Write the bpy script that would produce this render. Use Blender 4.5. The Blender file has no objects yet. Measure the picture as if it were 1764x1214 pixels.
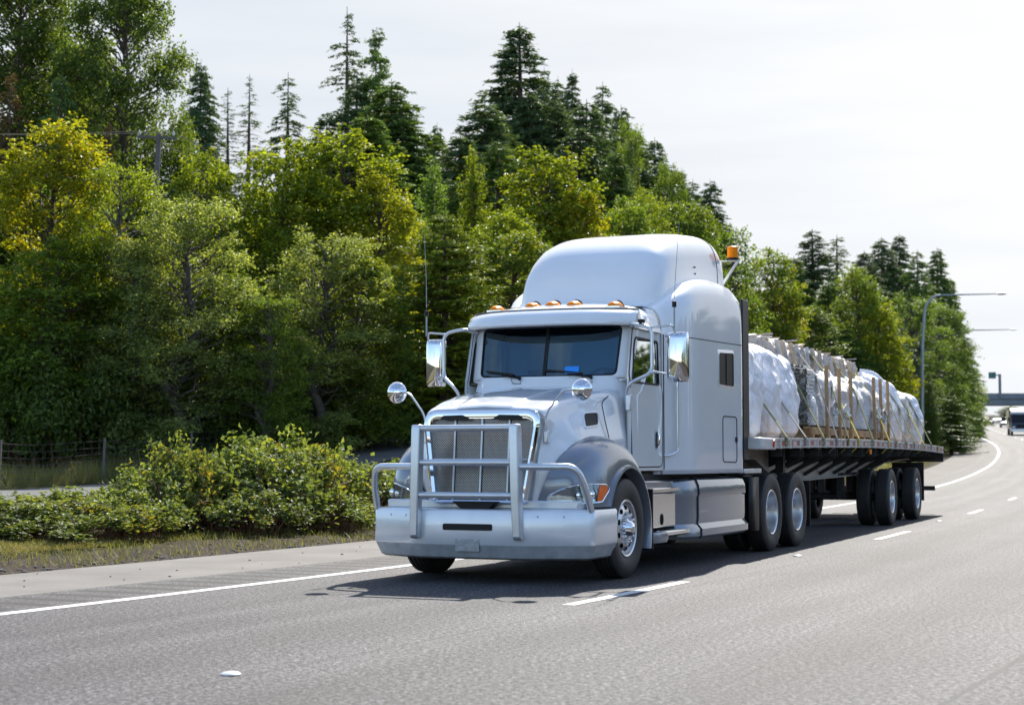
import bpy, bmesh, math, random
import numpy as np
from mathutils import Vector, Matrix, noise as mn
R = math.radians
SC = bpy.context.scene
COL = SC.collection
PI = math.pi

# ------------------------------------------------------------------ camera
PITCH = math.atan(178 / 2945.0)
cam_d = bpy.data.cameras.new('camera'); cam = bpy.data.objects.new('camera', cam_d); COL.objects.link(cam)
cam.location = (0, 0, 1.25); cam.rotation_euler = (PI / 2 + PITCH, 0, 0)
cam_d.sensor_width = 36; cam_d.lens = 36 * 2945 / 1764.0
cam_d.clip_start = 0.1; cam_d.clip_end = 9000
cam_d.dof.use_dof = True; cam_d.dof.focus_distance = 18.6; cam_d.dof.aperture_fstop = 3.0
SC.camera = cam
# ------------------------------------------------------------------ light
SUN_EL = 41.0
SUN_DIR = Vector((0.265, 0.964, 0)).normalized() * math.cos(R(SUN_EL)) + Vector((0, 0, math.sin(R(SUN_EL))))
sun_d = bpy.data.lights.new('sun', 'SUN'); sun = bpy.data.objects.new('sun', sun_d); COL.objects.link(sun)
sun_d.energy = 5.0; sun_d.angle = R(0.6); sun_d.color = (1.0, 0.95, 0.86)
sun.rotation_euler = SUN_DIR.to_track_quat('Z', 'Y').to_euler()
w = bpy.data.worlds.new('World'); SC.world = w; w.use_nodes = True
nt = w.node_tree; nt.nodes.clear()
def wn(t, **k):
    n = nt.nodes.new(t)
    for a, b in k.items(): setattr(n, a, b)
    return n
out = wn('ShaderNodeOutputWorld'); bg = wn('ShaderNodeBackground'); bg.inputs[1].default_value = 0.15
sky = wn('ShaderNodeTexSky'); sky.sky_type = 'NISHITA'; sky.sun_disc = False
sky.sun_elevation = R(SUN_EL); sky.sun_rotation = math.atan2(0.265, 0.964)
sky.air_density = 1.0; sky.dust_density = 0.5; sky.ozone_density = 2.0
tc = wn('ShaderNodeTexCoord'); mp = wn('ShaderNodeMapping'); mp.inputs['Scale'].default_value = (1, 1, 3.2)
nz = wn('ShaderNodeTexNoise'); nz.inputs['Scale'].default_value = 2.3; nz.inputs['Detail'].default_value = 7; nz.inputs['Roughness'].default_value = 0.55
dp = wn('ShaderNodeVectorMath', operation='DOT_PRODUCT'); dp.inputs[1].default_value = (0.26, 0.95, 0.12)
ad = wn('ShaderNodeMath', operation='MULTIPLY_ADD'); ad.inputs[1].default_value = 1.0      # thin bright cloud on the sun's side of the sky
nh = wn('ShaderNodeMath', operation='MULTIPLY'); nh.inputs[1].default_value = 0.5
ms = wn('ShaderNodeMapRange'); ms.inputs[1].default_value = 0.72; ms.inputs[2].default_value = 1.0
sc2 = wn('ShaderNodeMapRange'); sc2.inputs[1].default_value = 0.54; sc2.inputs[2].default_value = 0.68; sc2.inputs[4].default_value = 0.75   # scattered cloud elsewhere
mxx = wn('ShaderNodeMath', operation='MAXIMUM')
mp3 = wn('ShaderNodeMapping'); mp3.inputs['Scale'].default_value = (1.3, 1.3, 9.0)
nz2 = wn('ShaderNodeTexNoise'); nz2.inputs['Scale'].default_value = 2.0; nz2.inputs['Detail'].default_value = 5
cr = wn('ShaderNodeMixRGB'); cr.inputs[1].default_value = (2.95, 3.15, 3.42, 1); cr.inputs[2].default_value = (3.75, 3.8, 3.86, 1)
cf = wn('ShaderNodeMath', operation='MULTIPLY_ADD'); cf.inputs[1].default_value = 2.2; cf.use_clamp = True
dq = wn('ShaderNodeVectorMath', operation='DOT_PRODUCT'); dq.inputs[1].default_value = (1.6, 0.0, 1.9)
dr = wn('ShaderNodeMath', operation='ADD'); dr.inputs[1].default_value = -0.85
mx = wn('ShaderNodeMixRGB')
L = nt.links.new
L(tc.outputs['Generated'], mp.inputs[0]); L(mp.outputs[0], nz.inputs['Vector'])
L(tc.outputs['Generated'], mp3.inputs[0]); L(mp3.outputs[0], nz2.inputs['Vector'])
L(tc.outputs['Generated'], dp.inputs[0]); L(nz.outputs['Fac'], nh.inputs[0]); L(dp.outputs['Value'], ad.inputs[0]); L(nh.outputs[0], ad.inputs[2])
L(ad.outputs[0], ms.inputs[0]); L(nz.outputs['Fac'], sc2.inputs[0]); L(ms.outputs[0], mxx.inputs[0]); L(sc2.outputs[0], mxx.inputs[1])
L(tc.outputs['Generated'], dq.inputs[0]); L(dq.outputs['Value'], dr.inputs[0]); L(nz2.outputs['Fac'], cf.inputs[0]); L(dr.outputs[0], cf.inputs[2]); L(cf.outputs[0], cr.inputs[0])
L(mxx.outputs[0], mx.inputs[0]); L(sky.outputs[0], mx.inputs[1]); L(cr.outputs[0], mx.inputs[2])
L(mx.outputs[0], bg.inputs[0]); L(bg.outputs[0], out.inputs[0])
SC.view_settings.view_transform = 'Standard'; SC.view_settings.look = 'None'
SC.view_settings.exposure = 0.82; SC.view_settings.gamma = 1.0
SC.cycles.max_bounces = 7; SC.cycles.transparent_max_bounces = 12; SC.cycles.transmission_bounces = 4
SC.cycles.diffuse_bounces = 3; SC.cycles.glossy_bounces = 4
SC.cycles.caustics_reflective = False; SC.cycles.caustics_refractive = False
SC.cycles.use_denoising = True

# ------------------------------------------------------------------ node material helpers
def mat(name):
    m = bpy.data.materials.new(name); m.use_nodes = True
    nt = m.node_tree; nt.nodes.clear()
    o = nt.nodes.new('ShaderNodeOutputMaterial'); p = nt.nodes.new('ShaderNodeBsdfPrincipled')
    nt.links.new(p.outputs[0], o.inputs[0])
    return m, nt, p, o
def nd(nt, t, **k):
    n = nt.nodes.new(t)
    for a, b in k.items(): setattr(n, a, b)
    return n
def noise(nt, scale, detail=4, rough=0.55, coord='Object', vec=None):
    n = nd(nt, 'ShaderNodeTexNoise'); n.inputs['Scale'].default_value = scale
    n.inputs['Detail'].default_value = detail; n.inputs['Roughness'].default_value = rough
    if vec is None:
        t = nd(nt, 'ShaderNodeTexCoord'); vec = t.outputs[coord]
    nt.links.new(vec, n.inputs['Vector']); return n
def ramp(nt, fac, stops):
    r = nd(nt, 'ShaderNodeValToRGB'); e = r.color_ramp.elements
    while len(e) < len(stops): e.new(0.5)
    for i, (p, c) in enumerate(stops):
        e[i].position = p; e[i].color = (c[0], c[1], c[2], 1) if not isinstance(c, float) else (c, c, c, 1)
    nt.links.new(fac, r.inputs[0]); return r
def mixc(nt, fac, a, b, blend='MIX'):
    m = nd(nt, 'ShaderNodeMixRGB', blend_type=blend)
    for i, v in ((0, fac), (1, a), (2, b)):
        if hasattr(v, 'is_linked') or hasattr(v, 'links'): nt.links.new(v, m.inputs[i])
        elif isinstance(v, (int, float)): m.inputs[i].default_value = v
        else: m.inputs[i].default_value = (v[0], v[1], v[2], 1)
    return m.outputs[0]
def math_n(nt, op, a, b=None, clamp=False):
    m = nd(nt, 'ShaderNodeMath', operation=op); m.use_clamp = clamp
    for i, v in ((0, a), (1, b)):
        if v is None: continue
        if hasattr(v, 'links'): nt.links.new(v, m.inputs[i])
        else: m.inputs[i].default_value = v
    return m.outputs[0]
def bump(nt, p, h, strength=0.3, dist=0.01):
    b = nd(nt, 'ShaderNodeBump'); b.inputs['Strength'].default_value = strength; b.inputs['Distance'].default_value = dist
    nt.links.new(h, b.inputs['Height']); nt.links.new(b.outputs[0], p.inputs['Normal'])
def pbr(name, col, rough=0.5, metal=0.0, coat=0.0, var=0.08, vscale=6, bumpd=0.0, bscale=40, spec=0.5, emit=None, rvar=0.0):
    m, nt, p, o = mat(name)
    n = noise(nt, vscale, 5)
    f = ramp(nt, n.outputs['Fac'], [(0.3, tuple(c * (1 - var) for c in col)), (0.7, tuple(min(1, c * (1 + var)) for c in col))])
    nt.links.new(f.outputs[0], p.inputs['Base Color'])
    p.inputs['Roughness'].default_value = rough; p.inputs['Metallic'].default_value = metal
    p.inputs['Coat Weight'].default_value = coat; p.inputs['Coat Roughness'].default_value = 0.04
    p.inputs['Specular IOR Level'].default_value = spec
    if rvar:
        r = nd(nt, 'ShaderNodeMapRange'); r.inputs[3].default_value = rough - rvar; r.inputs[4].default_value = rough + rvar
        nt.links.new(n.outputs['Fac'], r.inputs[0]); nt.links.new(r.outputs[0], p.inputs['Roughness'])
    if bumpd: bump(nt, p, noise(nt, bscale, 3).outputs['Fac'], 0.5, bumpd)
    return m
M = {}
M['white'] = pbr('white_paint', (0.84, 0.85, 0.87), 0.3, 0.0, 1.0, 0.03, 1.3)
M['white2'] = pbr('off_white_metal', (0.6, 0.6, 0.58), 0.45, 0.0, 0.3, 0.1, 4)
M['graphite'] = pbr('graphite_paint', (0.23, 0.255, 0.3), 0.3, 0.4, 1.0, 0.05, 2)
M['chrome'] = pbr('chrome', (0.82, 0.83, 0.85), 0.05, 1.0, 0, 0.02)
M['alu'] = pbr('polished_aluminium', (0.74, 0.75, 0.77), 0.2, 1.0, 0, 0.06, 8, rvar=0.07)
M['wire'] = pbr('dull_wire', (0.1, 0.095, 0.09), 0.9, 0, 0, 0.2, spec=0.1)
M['edge'] = pbr('weathered_deck_rail', (0.46, 0.43, 0.41), 0.5, 0.4, 0, 0.2, 6)
M['satin'] = pbr('satin_aluminium', (0.68, 0.71, 0.75), 0.33, 0.7, 0, 0.08, 5, rvar=0.08)
M['bumper'] = pbr('silver_bumper_paint', (0.78, 0.81, 0.86), 0.3, 0.35, 0.7, 0.07, 3, rvar=0.06)
M['bumper_low'] = pbr('darker_bumper_underside', (0.42, 0.45, 0.48), 0.5, 0.3, 0.1, 0.2, 7)  # darker and rougher than the bumper face above
M['black'] = pbr('black_plastic', (0.014, 0.014, 0.016), 0.45, 0, 0, 0.2, spec=0.25)
M['blackgloss'] = pbr('black_fairing', (0.012, 0.014, 0.018), 0.4, 0, 0, 0.2, spec=0.3)
M['frame'] = pbr('dusty_black_steel', (0.03, 0.03, 0.032), 0.6, 0.3, 0, 0.4, 9)
M['seam'] = pbr('panel_gap', (0.03, 0.033, 0.04), 0.7)
M['seat'] = pbr('seat_fabric', (0.02, 0.03, 0.04), 0.8)
M['dash'] = pbr('dashboard', (0.012, 0.016, 0.02), 0.7)
M['paper'] = pbr('blue_card', (0.02, 0.3, 1.0), 0.6)
M['plate'] = pbr('dull_plate', (0.36, 0.37, 0.38), 0.6, 0.2, 0, 0.25, 18)
M['amber'] = pbr('amber_lens', (1.0, 0.25, 0.0), 0.4, 0, 0.0, 0.1, 30, spec=0.15)
M['orange_lens'] = pbr('orange_turn_lens', (0.9, 0.16, 0.02), 0.3, 0, 0.1, 0.15, 30, spec=0.3)
M['beam'] = pbr('dusty_beam_paint', (0.42, 0.39, 0.35), 0.6, 0, 0, 0.2, 3)
M['red'] = pbr('red_lens', (0.55, 0.05, 0.03), 0.3, 0, 0.3)
M['wood'] = pbr('raw_wood', (0.42, 0.27, 0.14), 0.75, 0, 0, 0.25, 14, 0.003)
M['slat'] = pbr('pale_sawn_wood', (0.6, 0.47, 0.33), 0.75, 0, 0, 0.25, 14)
M['strap'] = pbr('olive_webbing', (0.17, 0.18, 0.06), 0.7, 0, 0, 0.25, 12)
M['strapg'] = pbr('grey_webbing', (0.2, 0.21, 0.2), 0.7, 0, 0, 0.2, 12)
M['strapy'] = pbr('yellow_webbing', (0.5, 0.45, 0.06), 0.7, 0, 0, 0.2, 12)
M['steelpole'] = pbr('galvanised_steel', (0.34, 0.37, 0.4), 0.5, 0.5, 0, 0.1)
M['greypole'] = pbr('weathered_wood_pole', (0.13, 0.115, 0.11), 0.85, 0, 0, 0.25, 3)
M['concrete'] = pbr('bridge_concrete', (0.2, 0.22, 0.25), 0.8, 0, 0, 0.12, 0.6)
M['trunk'] = pbr('bark', (0.1, 0.075, 0.055), 0.9, 0, 0, 0.35, 5, 0.02, 12)
M['greytrunk'] = pbr('pale_bark', (0.11, 0.098, 0.085), 0.9, 0, 0, 0.35, 5)
M['cane'] = pbr('dry_cane', (0.2, 0.1, 0.06), 0.8, 0, 0, 0.35, 20)
M['hole_shade'] = pbr('hole_shade_black', (0.006, 0.006, 0.007), 0.95, spec=0.05)  # near-black colour standing in for the shade inside rim openings
M['rim'] = pbr('brushed_aluminium_rim', (0.66, 0.66, 0.67), 0.3, 0.75, 0, 0.08, 8)
def glass(name, tint, gl=0.10, rough=0.02, refl=(0.9, 0.95, 1)):
    m = bpy.data.materials.new(name); m.use_nodes = True; nt = m.node_tree; nt.nodes.clear()
    o = nd(nt, 'ShaderNodeOutputMaterial'); t = nd(nt, 'ShaderNodeBsdfTransparent'); g = nd(nt, 'ShaderNodeBsdfGlossy'); x = nd(nt, 'ShaderNodeMixShader')
    t.inputs[0].default_value = (*tint, 1); g.inputs['Roughness'].default_value = rough; g.inputs[0].default_value = (*refl, 1)
    f = nd(nt, 'ShaderNodeFresnel'); f.inputs[0].default_value = 1.5
    a = math_n(nt, 'ADD', math_n(nt, 'MULTIPLY', f.outputs[0], 0.8), gl, True)
    nt.links.new(a, x.inputs[0]); nt.links.new(t.outputs[0], x.inputs[1]); nt.links.new(g.outputs[0], x.inputs[2]); nt.links.new(x.outputs[0], o.inputs[0])
    return m
M['windshield'] = glass('sky_tinted_windscreen', (0.14, 0.28, 0.38), 0.09, refl=(0.55, 0.8, 1.0))  # glass tint, with the sky's blue also put into the reflection colour
M['darkglass'] = glass('dark_side_glass', (0.16, 0.2, 0.18), 0.10)
M['clear'] = glass('clear_lens', (0.85, 0.9, 0.92), 0.16)
# perforated grille screen: closed face, the shade inside its holes painted as dark colour
def grille_mat():
    m, nt, p, o = mat('perforated_screen')
    t = nd(nt, 'ShaderNodeTexCoord'); s = nd(nt, 'ShaderNodeSeparateXYZ'); nt.links.new(t.outputs['Object'], s.inputs[0])
    k = 78.0
    a = math_n(nt, 'MULTIPLY', s.outputs[0], k * 0.5); b = math_n(nt, 'MULTIPLY', s.outputs[2], k * 0.5)
    u = math_n(nt, 'FRACT', math_n(nt, 'ADD', math_n(nt, 'ADD', a, b), 500)); v = math_n(nt, 'FRACT', math_n(nt, 'ADD', math_n(nt, 'SUBTRACT', a, b), 500))
    du = math_n(nt, 'ABSOLUTE', math_n(nt, 'SUBTRACT', u, 0.5)); dv = math_n(nt, 'ABSOLUTE', math_n(nt, 'SUBTRACT', v, 0.5))
    mxn = math_n(nt, 'MAXIMUM', du, dv); hole_shade = math_n(nt, 'LESS_THAN', mxn, 0.40)
    c = mixc(nt, hole_shade, (0.33, 0.31, 0.31), (0.004, 0.004, 0.005)); nt.links.new(c, p.inputs['Base Color'])
    p.inputs['Roughness'].default_value = 0.32; nt.links.new(math_n(nt, 'SUBTRACT', 1.0, hole_shade), p.inputs['Metallic'])
    return m
M['screen'] = grille_mat()
def tape_mat():
    m, nt, p, o = mat('red_white_reflective_tape')
    t = nd(nt, 'ShaderNodeTexCoord'); s = nd(nt, 'ShaderNodeSeparateXYZ'); nt.links.new(t.outputs['Object'], s.inputs[0])
    f = math_n(nt, 'FRACT', math_n(nt, 'MULTIPLY', math_n(nt, 'ADD', s.outputs[1], 50.0), 1 / 0.46)); g = math_n(nt, 'GREATER_THAN', f, 0.45)
    c = mixc(nt, g, (0.6, 0.56, 0.55), (0.42, 0.07, 0.055)); nt.links.new(c, p.inputs['Base Color']); p.inputs['Roughness'].default_value = 0.4
    return m
M['tape'] = tape_mat()
def tyre_mat():
    m, nt, p, o = mat('tyre_rubber')
    n = noise(nt, 5, 4); f = ramp(nt, n.outputs['Fac'], [(0.3, (0.016, 0.016, 0.017)), (0.75, (0.04, 0.038, 0.036))])
    nt.links.new(f.outputs[0], p.inputs['Base Color']); p.inputs['Roughness'].default_value = 0.62
    return m
M['tyre'] = tyre_mat()
def plastic_mat(name, col, sc=3.5, dist=0.05, stretch=(1, 1, 0.55), dark=0.8, warm=None):
    m, nt, p, o = mat(name)
    t = nd(nt, 'ShaderNodeTexCoord'); mpn = nd(nt, 'ShaderNodeMapping'); mpn.inputs['Scale'].default_value = stretch
    nt.links.new(t.outputs['Object'], mpn.inputs[0])
    n = noise(nt, sc, 6, 0.62, vec=mpn.outputs[0]); n.inputs['Distortion'].default_value = 1.6
    n2 = noise(nt, sc * 3.3, 4, 0.6, vec=mpn.outputs[0]); n2.inputs['Distortion'].default_value = 2.5
    f = ramp(nt, n2.outputs['Fac'], [(0.35, warm or tuple(c * dark for c in col)), (0.6, col)])
    nt.links.new(f.outputs[0], p.inputs['Base Color']); p.inputs['Roughness'].default_value = 0.42
    cr = math_n(nt, 'ABSOLUTE', math_n(nt, 'SUBTRACT', n.outputs['Fac'], 0.5)); cr2 = math_n(nt, 'ABSOLUTE', math_n(nt, 'SUBTRACT', n2.outputs['Fac'], 0.5))
    bump(nt, p, math_n(nt, 'ADD', cr, math_n(nt, 'MULTIPLY', cr2, 0.45)), 1.0, dist)
    return m
M['wrap'] = plastic_mat('white_shrink_wrap', (0.9, 0.89, 0.93), 1.3, 0.09, (1, 1, 0.4), dark=0.97)
M['wrap2'] = plastic_mat('clear_film_wrap', (0.8, 0.79, 0.79), 4, 0.06, (1, 0.3, 1.8), 0.72)
M['carton'] = plastic_mat('brown_wrapped_lumber', (0.72, 0.69, 0.64), 4, 0.05, (1, 0.25, 3.0), warm=(0.4, 0.26, 0.18))

# ------------------------------------------------------------------ mesh builder
class MB:
    def __init__(s): s.v = []; s.f = []
    def add(s, vs, fs):
        b = len(s.v); s.v += [tuple(v) for v in vs]; s.f += [tuple(b + i for i in f) for f in fs]; return s
    def box(s, x0, x1, y0, y1, z0, z1, rot=None, c=None):
        vs = [(x, y, z) for x in (x0, x1) for y in (y0, y1) for z in (z0, z1)]
        if rot is not None:
            c = Vector(c or ((x0 + x1) / 2, (y0 + y1) / 2, (z0 + z1) / 2)); vs = [tuple(rot @ (Vector(v) - c) + c) for v in vs]
        return s.add(vs, [(0, 1, 3, 2), (4, 6, 7, 5), (0, 4, 5, 1), (2, 3, 7, 6), (0, 2, 6, 4), (1, 5, 7, 3)])
    def beam(s, a, b, w, h, up=(0, 0, 1)):
        a = Vector(a); b = Vector(b); d = (b - a).normalized(); u = Vector(up)
        if abs(d.dot(u)) > 0.98: u = Vector((1, 0, 0))
        x = d.cross(u).normalized(); u = x.cross(d).normalized()
        vs = [p + x * (sx * w / 2) + u * (sz * h / 2) for p in (a, b) for sx in (-1, 1) for sz in (-1, 1)]
        return s.add(vs, [(0, 1, 3, 2), (4, 6, 7, 5), (0, 4, 5, 1), (2, 3, 7, 6), (0, 2, 6, 4), (1, 5, 7, 3)])
    def tube(s, pts, r, n=10, closed=False, caps=True):
        pts = [Vector(p) for p in pts]; N = len(pts); rr = r if isinstance(r, (list, tuple)) else [r] * N
        up = Vector((0.12, 0.31, 0.94)).normalized(); vs = []; px = None
        for i, p in enumerate(pts):
            a = pts[i - 1] if (i > 0 or closed) else p; b = pts[(i + 1) % N] if (i < N - 1 or closed) else p
            d = (b - a).normalized()
            if px is None: px = d.cross(up); px = px.normalized() if px.length > 1e-3 else d.orthogonal().normalized()
            px = (px - d * px.dot(d)).normalized(); py = d.cross(px)
            for k in range(n):
                t = 2 * PI * k / n; vs.append(p + px * (math.cos(t) * rr[i]) + py * (math.sin(t) * rr[i]))
        fs = []
        for i in range(N if closed else N - 1):
            j = (i + 1) % N
            for k in range(n): l = (k + 1) % n; fs.append((i * n + k, i * n + l, j * n + l, j * n + k))
        if caps and not closed: fs += [tuple(range(n))[::-1], tuple(range((N - 1) * n, N * n))]
        return s.add(vs, fs)
    def loft(s, secs, closed=False, cap0=False, cap1=False):
        n = len(secs[0]); vs = [v for q in secs for v in q]; fs = []
        for i in range(len(secs) - 1):
            for k in range(n if closed else n - 1):
                l = (k + 1) % n; fs.append((i * n + k, i * n + l, (i + 1) * n + l, (i + 1) * n + k))
        if cap0: fs.append(tuple(range(n))[::-1])
        if cap1: fs.append(tuple(range((len(secs) - 1) * n, len(secs) * n)))
        return s.add(vs, fs)
    def lathe(s, prof, n=48, axis='X', c=(0, 0, 0), caps=False):
        secs = []
        for k in range(n):
            t = 2 * PI * k / n; q = []
            for r, h in prof:
                a, b = r * math.cos(t), r * math.sin(t)
                p = (h, a, b) if axis == 'X' else ((a, b, h) if axis == 'Z' else (a, h, b))
                q.append((p[0] + c[0], p[1] + c[1], p[2] + c[2]))
            secs.append(q)
        m = len(prof); vs = [v for q in secs for v in q]; fs = []
        for i in range(n):
            j = (i + 1) % n
            for k in range(m - 1): fs.append((i * m + k, i * m + k + 1, j * m + k + 1, j * m + k))
        if caps: fs += [tuple(i * m for i in range(n)), tuple(i * m + m - 1 for i in range(n))[::-1]]
        return s.add(vs, fs)
    def grid(s, fn, nu, nv):
        return s.loft([[fn(i / nu, j / nv) for j in range(nv + 1)] for i in range(nu + 1)])
    def ngon(s, pts): return s.add(pts, [tuple(range(len(pts)))])
    def ring(s, o, i):
        n = len(o); return s.add(list(o) + list(i), [(k, (k + 1) % n, n + (k + 1) % n, n + k) for k in range(n)])
    def ball(s, c, r, nu=12, nv=8, sx=1, sy=1, sz=1):
        return s.loft([[(c[0] + r * sx * math.sin(PI * j / nv) * math.cos(2 * PI * i / nu), c[1] + r * sy * math.sin(PI * j / nv) * math.sin(2 * PI * i / nu), c[2] + r * sz * math.cos(PI * j / nv)) for j in range(nv + 1)] for i in range(nu + 1)])
    def obj(s, name, m, parent=None, smooth=38, bevel=0, solid=0, subsurf=0, mirror=False, weld=True, loc=None, label=None, soff=-1):
        me = bpy.data.meshes.new(name); bm = bmesh.new()
        vv = [bm.verts.new(v) for v in s.v]
        for f in s.f:
            try: bm.faces.new([vv[i] for i in f])
            except ValueError: pass
        if weld: bmesh.ops.remove_doubles(bm, verts=bm.verts, dist=1e-5)
        if mirror:
            g = bmesh.ops.duplicate(bm, geom=bm.verts[:] + bm.edges[:] + bm.faces[:])['geom']
            vs = [e for e in g if isinstance(e, bmesh.types.BMVert)]; fs = [e for e in g if isinstance(e, bmesh.types.BMFace)]
            for v in vs: v.co.x = -v.co.x
            bmesh.ops.reverse_faces(bm, faces=fs); bmesh.ops.remove_doubles(bm, verts=bm.verts, dist=1e-5)
        bmesh.ops.recalc_face_normals(bm, faces=bm.faces)
        for f in bm.faces: f.smooth = smooth > 0
        if smooth > 0:
            for e in bm.edges:
                if len(e.link_faces) == 2 and e.calc_face_angle(0) > R(smooth): e.smooth = False
        bm.to_mesh(me); bm.free()
        o = bpy.data.objects.new(name, me); COL.objects.link(o)
        for q in (m if isinstance(m, (list, tuple)) else [m]): me.materials.append(q)
        if parent: o.parent = parent
        if loc: o.location = loc
        if label: o['label'] = label
        if solid:
            q = o.modifiers.new('solid', 'SOLIDIFY'); q.thickness = solid; q.offset = soff
        if bevel:
            q = o.modifiers.new('bevel', 'BEVEL'); q.width = bevel; q.segments = 2; q.limit_method = 'ANGLE'; q.angle_limit = R(40)
        if subsurf:
            q = o.modifiers.new('sub', 'SUBSURF'); q.levels = q.render_levels = subsurf
        return o
def tag(o, label, cat, group=None, kind=None):
    o['label'] = label; o['category'] = cat
    if group: o['group'] = group
    if kind: o['kind'] = kind
    return o
def thing(name, label, cat, loc=(0, 0, 0), rz=0.0, group=None):
    o = bpy.data.objects.new(name, None); COL.objects.link(o); o.location = loc; o.rotation_euler = (0, 0, rz); o.empty_display_size = 0.2
    return tag(o, label, cat, group)
def copy_tree(o, parent=None):
    c = o.copy(); COL.objects.link(c); c.parent = parent
    for ch in [x for x in bpy.data.objects if x.parent == o]: copy_tree(ch, c)
    return c
def rq(cs, r, n=5):
    """rounded polygon through corner list (2d)"""
    out = []; N = len(cs); rs = r if isinstance(r, (list, tuple)) else [r] * N
    for i in range(N):
        p = Vector(cs[i]); a = (Vector(cs[i - 1]) - p); b = (Vector(cs[(i + 1) % N]) - p)
        q = rs[i]; A = p + a.normalized() * q; B = p + b.normalized() * q
        for k in range(n + 1):
            t = k / n; out.append(tuple(A * (1 - t) ** 2 + p * 2 * t * (1 - t) + B * t * t))
    return out
def smooth_path(pts, n=8):
    P = [Vector(p) for p in pts]; out = []
    for i in range(len(P) - 1):
        p0 = P[max(i - 1, 0)]; p1 = P[i]; p2 = P[i + 1]; p3 = P[min(i + 2, len(P) - 1)]
        for k in range(n):
            t = k / n; out.append(0.5 * ((2 * p1) + (p2 - p0) * t + (2 * p0 - 5 * p1 + 4 * p2 - p3) * t * t + (3 * p1 - p0 - 3 * p2 + p3) * t ** 3))
    out.append(P[-1]); return out
def round_path(pts, r, n=5):
    P = [Vector(p) for p in pts]; out = [P[0]]
    for i in range(1, len(P) - 1):
        a = P[i - 1] - P[i]; b = P[i + 1] - P[i]; q = min(r, a.length * 0.48, b.length * 0.48)
        A = P[i] + a.normalized() * q; B = P[i] + b.normalized() * q
        for k in range(n + 1): t = k / n; out.append(A * (1 - t) ** 2 + P[i] * 2 * t * (1 - t) + B * t * t)
    out.append(P[-1]); return out
def itp(x, xs, ys): return float(np.interp(x, xs, ys))

# ------------------------------------------------------------------ the highway's course (s = metres along the left edge line, off = metres to its right)
HS = [-2000, 0, 14, 21, 33, 48, 75, 105, 135, 178, 220, 260, 400, 3000]
HT = [27.5, 27.5, 26.6, 24.6, 21.4, 20.0, 19.0, 18.3, 16.1, 13.4, 13.2, 13.6, 13.5, 13.5]
_ss = np.arange(-1500, 2600, 0.5); _th = np.radians(np.interp(_ss, HS, HT))
_k = np.ones(13) / 13; _th = np.convolve(np.pad(_th, 6, mode='edge'), _k, mode='valid')
_x = np.concatenate([[0], np.cumsum(np.sin(_th[:-1]) * 0.5)]); _y = np.concatenate([[0], np.cumsum(np.cos(_th[:-1]) * 0.5)])
_i0 = int(np.argmin(abs(_ss))); _x -= _x[_i0] + 10.98; _y -= _y[_i0]
def zroad(s):
    s = np.asarray(s, float); t = np.clip((s - 56) / 60, 0, 1); g = 0.0285
    return np.where(s < 116, g * 60 * t * t / 2, g * 30 + g * (np.clip(s, 116, 700) - 116))
def sst(x, a, b): t = np.clip((x - a) / (b - a), 0, 1); return t * t * (3 - 2 * t)
def bankh(s):
    s = np.asarray(s, float)
    b = np.interp(s, [-40, 0, 22, 38, 44, 52, 66, 90, 130, 175, 240, 400], [0.15, 0.2, 0.25, 0.55, 1.05, 1.75, 2.4, 2.6, 2.2, 1.6, 1.6, 1.6])
    return b
def ground_z(s, off):
    s = np.asarray(s, float); off = np.asarray(off, float); t = -off - 3.1
    z = zroad(s) - 0.03 + 0.16 * sst(t, 0.0, 3.0)
    z = z + np.where(t > 0, bankh(s) * sst(t, 2.0, 8.0) + 0.10 * np.clip(t - 13, 0, 60), 0)
    z = z - 0.25 * sst(off, 17, 22)
    return z
def pos(s, off, dz=0.0, z=None):
    s = np.asarray(s, float); off = np.asarray(off, float)
    x = np.interp(s, _ss, _x); y = np.interp(s, _ss, _y); th = np.interp(s, _ss, _th)
    c = np.clip(off, -150, 150); e = off - c; t0 = R(20)
    X = x + c * np.cos(th) + e * math.cos(t0); Y = y - c * np.sin(th) - e * math.sin(t0)
    Z = (ground_z(s, off) if z is None else z) + dz
    return np.stack([X, Y, Z + 0 * X], -1)
def so_of(x, y):
    i = int(np.argmin((_x - x) ** 2 + (_y - y) ** 2)); th = _th[i]
    return float(_ss[i]), float((x - _x[i]) * math.cos(th) - (y - _y[i]) * math.sin(th))
def gz(x, y):
    s, o = so_of(x, y); return float(ground_z(s, o))
def np_mesh(name, V, Q, mats, attrs=None, smooth=False, uv=None):
    me = bpy.data.meshes.new(name); V = np.ascontiguousarray(V, dtype=np.float32); Q = np.ascontiguousarray(Q, dtype=np.int32); k = Q.shape[1]
    me.vertices.add(len(V)); me.vertices.foreach_set('co', V.ravel())
    me.loops.add(Q.size); me.loops.foreach_set('vertex_index', Q.ravel())
    me.polygons.add(len(Q)); me.polygons.foreach_set('loop_start', np.arange(0, Q.size, k, dtype=np.int32))
    try: me.polygons.foreach_set('loop_total', np.full(len(Q), k, dtype=np.int32))
    except Exception: pass
    me.update(calc_edges=True)
    me.polygons.foreach_set('use_smooth', np.full(len(Q), bool(smooth)))
    for n, (dom, arr) in (attrs or {}).items():
        a = me.attributes.new(n, 'FLOAT', dom); a.data.foreach_set('value', np.ascontiguousarray(arr, dtype=np.float32))
    if uv is not None:
        u = me.uv_layers.new(name='UVMap'); u.data.foreach_set('uv', np.ascontiguousarray(uv[Q.ravel()], dtype=np.float32).ravel())
    for m in mats: me.materials.append(m)
    return me
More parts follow.
